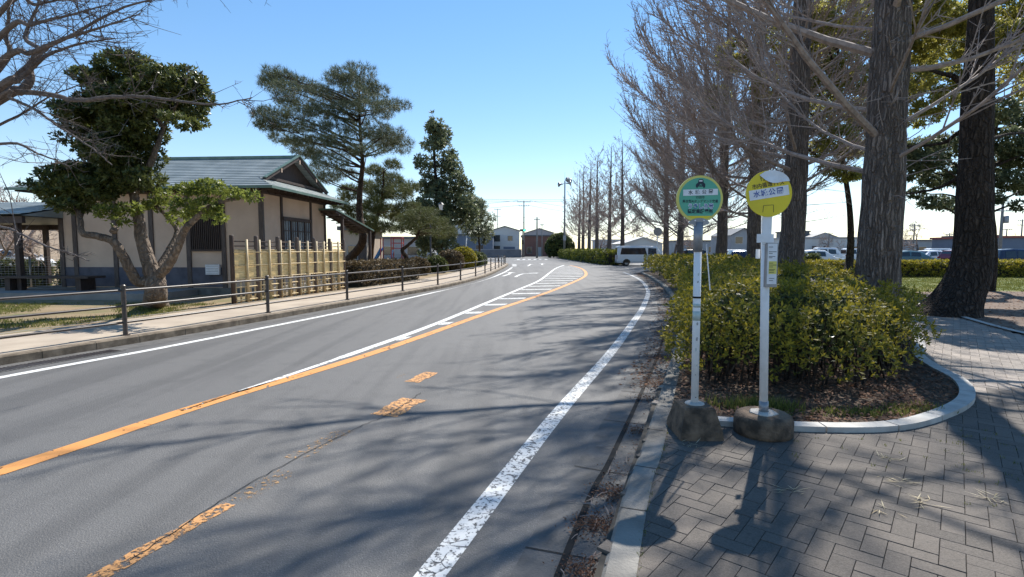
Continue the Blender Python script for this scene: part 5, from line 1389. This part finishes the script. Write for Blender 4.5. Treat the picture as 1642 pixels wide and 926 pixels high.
tag(rs,'round road sign seen from its grey back, on a white pole by the van','road sign')

# ---- buildings round the junction
def building(name, label, cat, x0, x1, y0, y1, h, wall, roof, wins=(), z0=0, gable=False, door=None, over=.25):
    e = empty(name,((x0+x1)/2,y0,0)); cx = (x0+x1)/2; w_ = (x1-x0)/2; dp = y1-y0
    b = MB(); b.box(-w_,w_,0,dp,-.05,h); b.build('wall', wall, e)
    b = MB()
    if gable:
        g = gable
        for s_ in (-1,1): b.quad((s_*(w_+over),-over,h-.05),(0,-over,h+g),(0,dp+over,h+g),(s_*(w_+over),dp+over,h-.05)); b.quad((s_*(w_+over),-over,h-.2),(0,-over,h+g-.15),(0,-over,h+g),(s_*(w_+over),-over,h-.05))
        m2 = MB(); m2.tri((-w_,0,h),(w_,0,h),(0,0,h+g*.97)); m2.build('gable_wall', wall, e)
    else: b.box(-w_-over,w_+over,-over,dp+over,h+.003,h+.3)
    b.build('roof', roof, e)
    for (u,z,ww,wh) in wins:
        b = MB(); b.box(u-ww/2-.06,u+ww/2+.06,-.06,-.004,z-.06,z+wh+.06); f = b.build('window', M['wall_grey'] if wall is not M['wall_grey'] else M['wall_white'], e)
        b = MB(); b.box(u-ww/2,u+ww/2,-.075,-.061,z,z+wh); b.build('pane', M['glass'], f)
    if door:
        u,ww,wh,m = door; b = MB(); b.box(u-ww/2,u+ww/2,-.05,-.004,0,wh); b.build('door', m, e)
    return tag(e,label,cat)
X = lambda px, d: P(px,405,d).x
building('gabled_house','pale grey gabled house behind the block wall at the junction','house',X(786,120),X(833,120),120,130,5.9,M['wall_white'],M['roof_grey'],[(1.2,3.6,1.0,1.0),(-1.9,3.4,1.6,1.4),(-1.9,.6,1.6,1.8)],0,1.0,(1.0,2.6,2.2,M['wall_blue']))
building('apartment_block','flat-roofed pale building behind the magnolia-like dark tree','building',X(700,128),X(748,128),128,140,8.2,M['wall_white'],M['wall_grey'],[(-2,5.6,1.4,1.2),(.8,5.6,1.4,1.2),(3,5.6,1.0,1.2),(-2,2.4,1.4,1.2),(.8,2.4,1.4,1.2)])
building('workshop','long blue-grey shed behind the grey-green bushy tree','building',X(726,112),X(790,112),113,122,4.6,M['wall_blue'],M['roof_grey'],[(-2.2,1.2,1.6,1.3),(1.4,1.2,1.6,1.3)])
building('brick_building','red-brown low building with a dark roof band behind the junction poles','building',X(838,122),X(893,122),122,134,4.6,M['wall_brick'],M['roof_grey'],[(-2.4,.7,1.1,1.4),(2.2,1.0,1.3,1.5)],0,False,(-.2,1.1,2.1,M['wall_grey']))
building('upper_house','grey-roofed house rising behind the red-brown building','house',X(842,140),X(888,140),140,150,6.0,M['wall_grey'],M['roof_grey'],[(-1.2,4.0,1.4,1.1),(1.6,4.0,1.4,1.1)],0,1.2)
bw = MB(); a_ = X(752,106); c_ = X(836,106); bw.box(0,c_-a_,0,.2,0,1.55); e = empty('block_wall',(a_,106,0)); bw.build('panel', M['block_wall'], e)
b = MB(); b.box(-.03,c_-a_+.03,-.03,.23,1.553,1.65); b.build('coping', M['wall_grey'], e); tag(e,'grey concrete block wall facing the junction below the pale gabled house','wall')
building('park_pavilion','small beige and brown park building behind the entrance canopy','building',X(548,41),X(588,41),41,46,3.1,M['wall_beige'],M['roof_grey'],[(-.1,.9,.7,1.0)],0,False,(.55,.75,2.0,M['grey_wood']))
building('storage_shed','grey shed behind the playground slide','building',X(596,70),X(690,70),70,76,3.0,M['wall_grey'],M['roof_grey'],[(-1.6,.9,1.5,1.1),(1.6,.9,1.5,1.1)])
building('long_white_building','long low white building behind the parked kei vans','building',X(1278,112),X(1408,112),112,124,3.9,M['wall_white'],M['wall_grey'],[(-5,.8,.8,1.5),(-2.6,.8,.8,1.5),(4,1.0,2.0,1.2)])
building('grey_roof_house','house with a grey tiled roof above the long white building','house',X(1298,135),X(1345,135),135,146,4.6,M['wall_grey'],M['roof_grey'],[(0,2.4,1.6,1.2)],0,1.3)
building('dark_building','dark grey block above the hedge block beyond the lot','building',X(1274,140),X(1297,140),140,150,6.2,M['roof_grey'],M['roof_grey'],[(0,3.6,1.0,1.0)])
building('shop','low shop with dark blue-grey front and red roof band at the picture edge','shop',X(1597,78),X(1740,78),78,90,3.3,M['wall_blue'],M['roof_red'],[(-3.8,.9,2.2,.7),(1,.9,2.2,.7)])
building('warehouse','low brown-grey building behind the round-headed bare tree','building',X(1440,120),X(1560,120),120,132,3.5,M['wall_grey'],M['roof_grey'],[(-3,1,1.6,1.2),(3,1,1.6,1.2)])
building('beige_house','beige house between the flared trunk and the thick concrete pole','house',X(1578,84),X(1600,84),84,92,3.6,M['wall_beige'],M['roof_grey'],[(0,1,1,1)])
building('tile_roof_house','grey house with dark tiled roof seen between the bus stop discs','house',X(1172,88),X(1212,88),88,97,4.0,M['wall_grey'],M['roof_grey'],[(-.8,2.6,1.2,1.1),(1.2,.8,1.2,1.4)],0,1.2)
building('white_annex','white low hall with a pale hipped roof right behind the van','building',X(1000,84),X(1062,84),84,94,2.6,M['wall_white'],M['wall_white'],[(-1,1,1,1)],0,1.0)
building('white_shed','white prefabricated shed left of the van behind slender trunks','building',X(958,122),X(996,122),122,130,3.6,M['wall_white'],M['wall_white'],[(0,1,1.2,1.2)])
building('red_roof_house','house with faded red roof behind the grey side roof at the far left','house',X(-70,44),X(36,44),44,52,3.9,M['wall_beige'],M['roof_red'],[(0,1,1.4,1.2)],0,1.4)
building('hall','brown-roofed hall seen through the ginkgo row','building',X(1090,120),X(1165,120),120,130,3.4,M['wall_grey'],M['roof_grey'],[(-3,1,1.6,1.2),(2,1,1.6,1.2)])

# ---- playground, wire fence, far car
e = empty('playground_slide', (X(615,36),36,.11)); b = MB()
for s_ in (-1,1): b.quad((-.9,s_*.3-.02,0.12),(-.1,s_*.3-.02,1.5),(-.1,s_*.3-.02,1.75),(-.9,s_*.3-.02,.35))
b.quad((-1.1,-.3,.1),(-1.1,.3,.1),(-.1,.3,1.5),(-.1,-.3,1.5)); b.quad((-.1,-.3,1.5),(-.1,.3,1.5),(.6,.3,1.5),(.6,-.3,1.5)); b.build('chute', M['slide_blue'], e)
b = MB(); b.quad((.65,-.3,1.5),(.65,.3,1.5),(.25,.3,.05),(.25,-.3,.05)); b.build('ramp', M['slide_blue'], e)
b = MB()
for x in (-.1,.6,1.3):
    for y_ in (-.35,.35): b.tube([(x,y_,0),(x,y_,2.3)],.035,6)
for z in (1.6,1.95,2.3): b.tube([(.6,-.35,z),(1.3,-.35,z)],.03,6); b.tube([(.6,.35,z),(1.3,.35,z)],.03,6); b.tube([(1.3,-.35,z),(1.3,.35,z)],.03,6)
b.build('climbing_frame', M['slide_red'], e)
tag(e,'blue playground slide with a red climbing frame beyond the brown hedge','slide')
e = empty('wire_fence',(-30,20.9,.11)); 
for i in range(7):
    b = MB(); b.tube([(i*2.2,0,0),(i*2.2,0,1.25)],.03,8); b.build('post', M['grey_metal'], e, True)
b = MB()
for k in range(13): b.tube([(0,0,.1+k*.095),(13.2,0,.1+k*.095)],.005,3)
for k in range(90): b.tube([(k*.147,0,.1),(k*.147,0,1.24)],.004,3)
b.build('mesh_panel', M['grey_metal'], e); tag(e,'low wire mesh fence beyond the terrace of the tea house','fence')
p = P(26,405,40); vehicle('parked_car','white car far left behind the wire fence','car',M['car_white'],(p.x-2,40,.1),R(3),4.2,1.7,1.55,'hatch')

# ---- litter, weeds and grass
def scatter_leaves(mb, r, x, y, z, n, spread, L):
    for _ in range(n):
        p = Vector((x+r.gauss(0,spread), y+r.gauss(0,spread), z+r.random()*.025)); a = r.uniform(0,6.28)
        d = Vector((math.cos(a),math.sin(a),r.uniform(-.25,.45))).normalized(); nn = Vector((r.uniform(-.5,.5),r.uniform(-.5,.5),1)).normalized(); s = r.uniform(.6,1.5)
        leaf(mb, p, d, nn, L*s, L*.6*s, r.uniform(-.01,.01))
r = random.Random(21); b = MB()
gl_ = [p for p in cr(offset(RK,-.06)[::6],16) if 1.2 < p.y < 37]
for p in gl_:
    k = noise.noise(Vector((p.x*.9,p.y*1.1,4))); k2 = .35 if p.y < 6 else 1.2
    if k > -.22: scatter_leaves(b, r, p.x-r.uniform(0,.06), p.y, .008, int((22 if p.y < 6 else 46)*(k+.3)*k2*1.6), .075 if p.y < 7 else .16, .016 if p.y < 9 else .035)
for (x,y_,n_,sp) in ((1.22,4.7,120,.07),(.6,3.05,260,.075),(.78,3.45,200,.07),(1.75,6.4,260,.12),(1.5,5.7,130,.1),(2.3,7.9,300,.16),(.45,2.6,160,.06),(3.1,10.4,340,.2),(4.0,13,300,.22)):
    scatter_leaves(b, r, xat(RK,y_)-.10-r.uniform(0,.05), y_, .008, int(n_*1.7), sp, .017)
for p in gl_:
    if p.y > 6.2 and p.y < 34 and noise.noise(Vector((p.x*.5,p.y*.6,8))) > -.3: scatter_leaves(b, r, p.x-.16-r.uniform(0,.12), p.y, .008, 24, .15, .04)
stuff(b.build('leaf_litter', M['dry']), 'brown dry leaves gathered in the gutter along the kerb', 'leaf litter')
b = MB()
for _ in range(15000):
    x, y_ = r.uniform(1.5,6.4), r.uniform(4.5,9.2)
    if not inpoly(x,y_,bedpoly): continue
    if edist(x,y_,bedpoly) < .04: continue
    scatter_leaves(b, r, x, y_, .142, 1, .01, .045)
stuff(b.build('leaf_litter', M['dry']), 'brown fallen leaves covering the soil under the evergreen hedge', 'leaf litter')
b = MB()
for (x,y_) in ((.6,3.0),(.72,3.35),(.52,2.75),(.95,4.0),(.35,2.45),(.68,3.2),(.2,2.5),(.42,3.25),(.8,3.8)):
    for _ in range(4):
        p = Vector((xat(RK,y_)-.12+r.gauss(0,.07), y_+r.gauss(0,.15), .02)); a = r.uniform(0,6.28); L = r.uniform(.05,.15); q = p+Vector((math.cos(a),math.sin(a),r.uniform(-.02,.10)))*L
        b.tube([p,p.lerp(q,.5)+rvec(r)*.012,q],[.0035,.003,.0015],4)
stuff(b.build('fallen_twigs', M['twig']), 'small fallen twigs lying across the gutter slot', 'twigs')
def blades(mb, r, x, y, z, n, sp, h, w_=.006):
    for _ in range(n):
        p = Vector((x+r.gauss(0,sp), y+r.gauss(0,sp), z)); lean_ = rvec(r)*.5; lean_.z = 1; q = p+lean_*h*r.uniform(.4,1.1); s_ = Vector((r.uniform(-1,1),r.uniform(-1,1),0)).normalized()*w_
        mb.tri(p-s_,p+s_,q)
b = MB()
for _ in range(260):
    t = r.random(); x = lerp(2.2,4.4,t); y_ = 4.72+ (.10*(x-3)**2 if x>3 else 0) + abs(r.gauss(0,.10)); 
    if inpoly(x,y_,bedpoly): r.random() < .45 and blades(b, r, x, y_, .14, 12 if x > 2.9 else 8, .05, .06)
for _ in range(60): blades(b, r, r.gauss(2.35,.15), 4.85+abs(r.gauss(0,.1)), .14, 14, .04, .13)
for _ in range(70):
    y_ = r.uniform(2.2,5.0); blades(b, r, xat(RK,y_)+.175, y_, .115, 5, .01, .022, .003)
for _ in range(60):
    blades(b, r, r.uniform(2.1,4.2), r.uniform(3.0,4.4), .115, 7, .012, .03, .003)
stuff(b.build('grass', M['grass']), 'short weeds and grass along the bed edging and paver joints', 'grass')
b = MB()
for _ in range(2600):
    x, y_ = r.uniform(-19,-8.3), r.uniform(9.6,15)
    if x > -8.2-(y_-11)*-.0 - (0 if y_ > 11 else (11-y_)*.7): continue
    if noise.noise(Vector((x*.5,y_*.6,2))) < -.02: continue
    blades(b, r, x, y_, .11, 14, .09, .07, .007)
stuff(b.build('grass', M['grass']), 'patchy short grass in the garden behind the left railing', 'grass')
b = MB()
for _ in range(3200):
    x, y_ = r.uniform(13,36), r.uniform(17,29)
    if inpoly(x,y_,[(p[0],p[1]) for p in dirt]) or not inpoly(x,y_,LAWN): continue
    blades(b, r, x, y_, .115, 16, .16, .07, .012)
stuff(b.build('grass', M['grass']), 'sunlit lawn grass before the golden-green clipped hedge', 'grass')
b = MB()
for _ in range(9000):
    x, y_ = r.uniform(9.2,30), r.uniform(7,19)
    if not inpoly(x,y_,dirt): continue
    scatter_leaves(b, r, x, y_, .121, 1, .01, .06)
stuff(b.build('leaf_litter', M['dry']), 'dry leaves scattered on the bare dirt round the huge flared trunk', 'leaf litter')
b = MB()
for (x,y_,n_) in ((1.75,3.25,14),(2.55,3.4,16),(2.75,3.75,14),(2.5,3.1,14),(2.95,3.15,16),(3.15,3.0,14),(1.4,4.05,10),(2.2,3.0,7)):
    a0 = r.uniform(0,6.28)
    for _ in range(n_):
        p = Vector((x+r.gauss(0,.03),y_+r.gauss(0,.03),.125)); a = a0+r.gauss(0,.8)+(math.pi if r.random()<.5 else 0); L = r.uniform(.04,.13)
        d = Vector((math.cos(a),math.sin(a),r.uniform(0,.25))).normalized(); leaf(b, p, d, Vector((0,0,1)), L, .006)
stuff(b.build('straw_litter', M['straw']), 'dry straw-like weed tufts lying on the block paving', 'straw')
# drain grating in the left gutter
p = G(90,579,.0); e = MB(); e.box(-.9,.9,-.16,.16,-.02,.008)
dg = empty('drain_grating',(p.x,p.y,0), math.atan2(3.04,1.13)); e.build('frame', M['gutter'], dg)
for i in range(30):
    pass
b = MB()
for i in range(36): b.box(-.86+i*.048,-.86+i*.048+.02,-.13,.13,.009,.014)
b.build('bars', M['rail'], dg); tag(dg,'dark iron drain grating in the left gutter','drain grating')
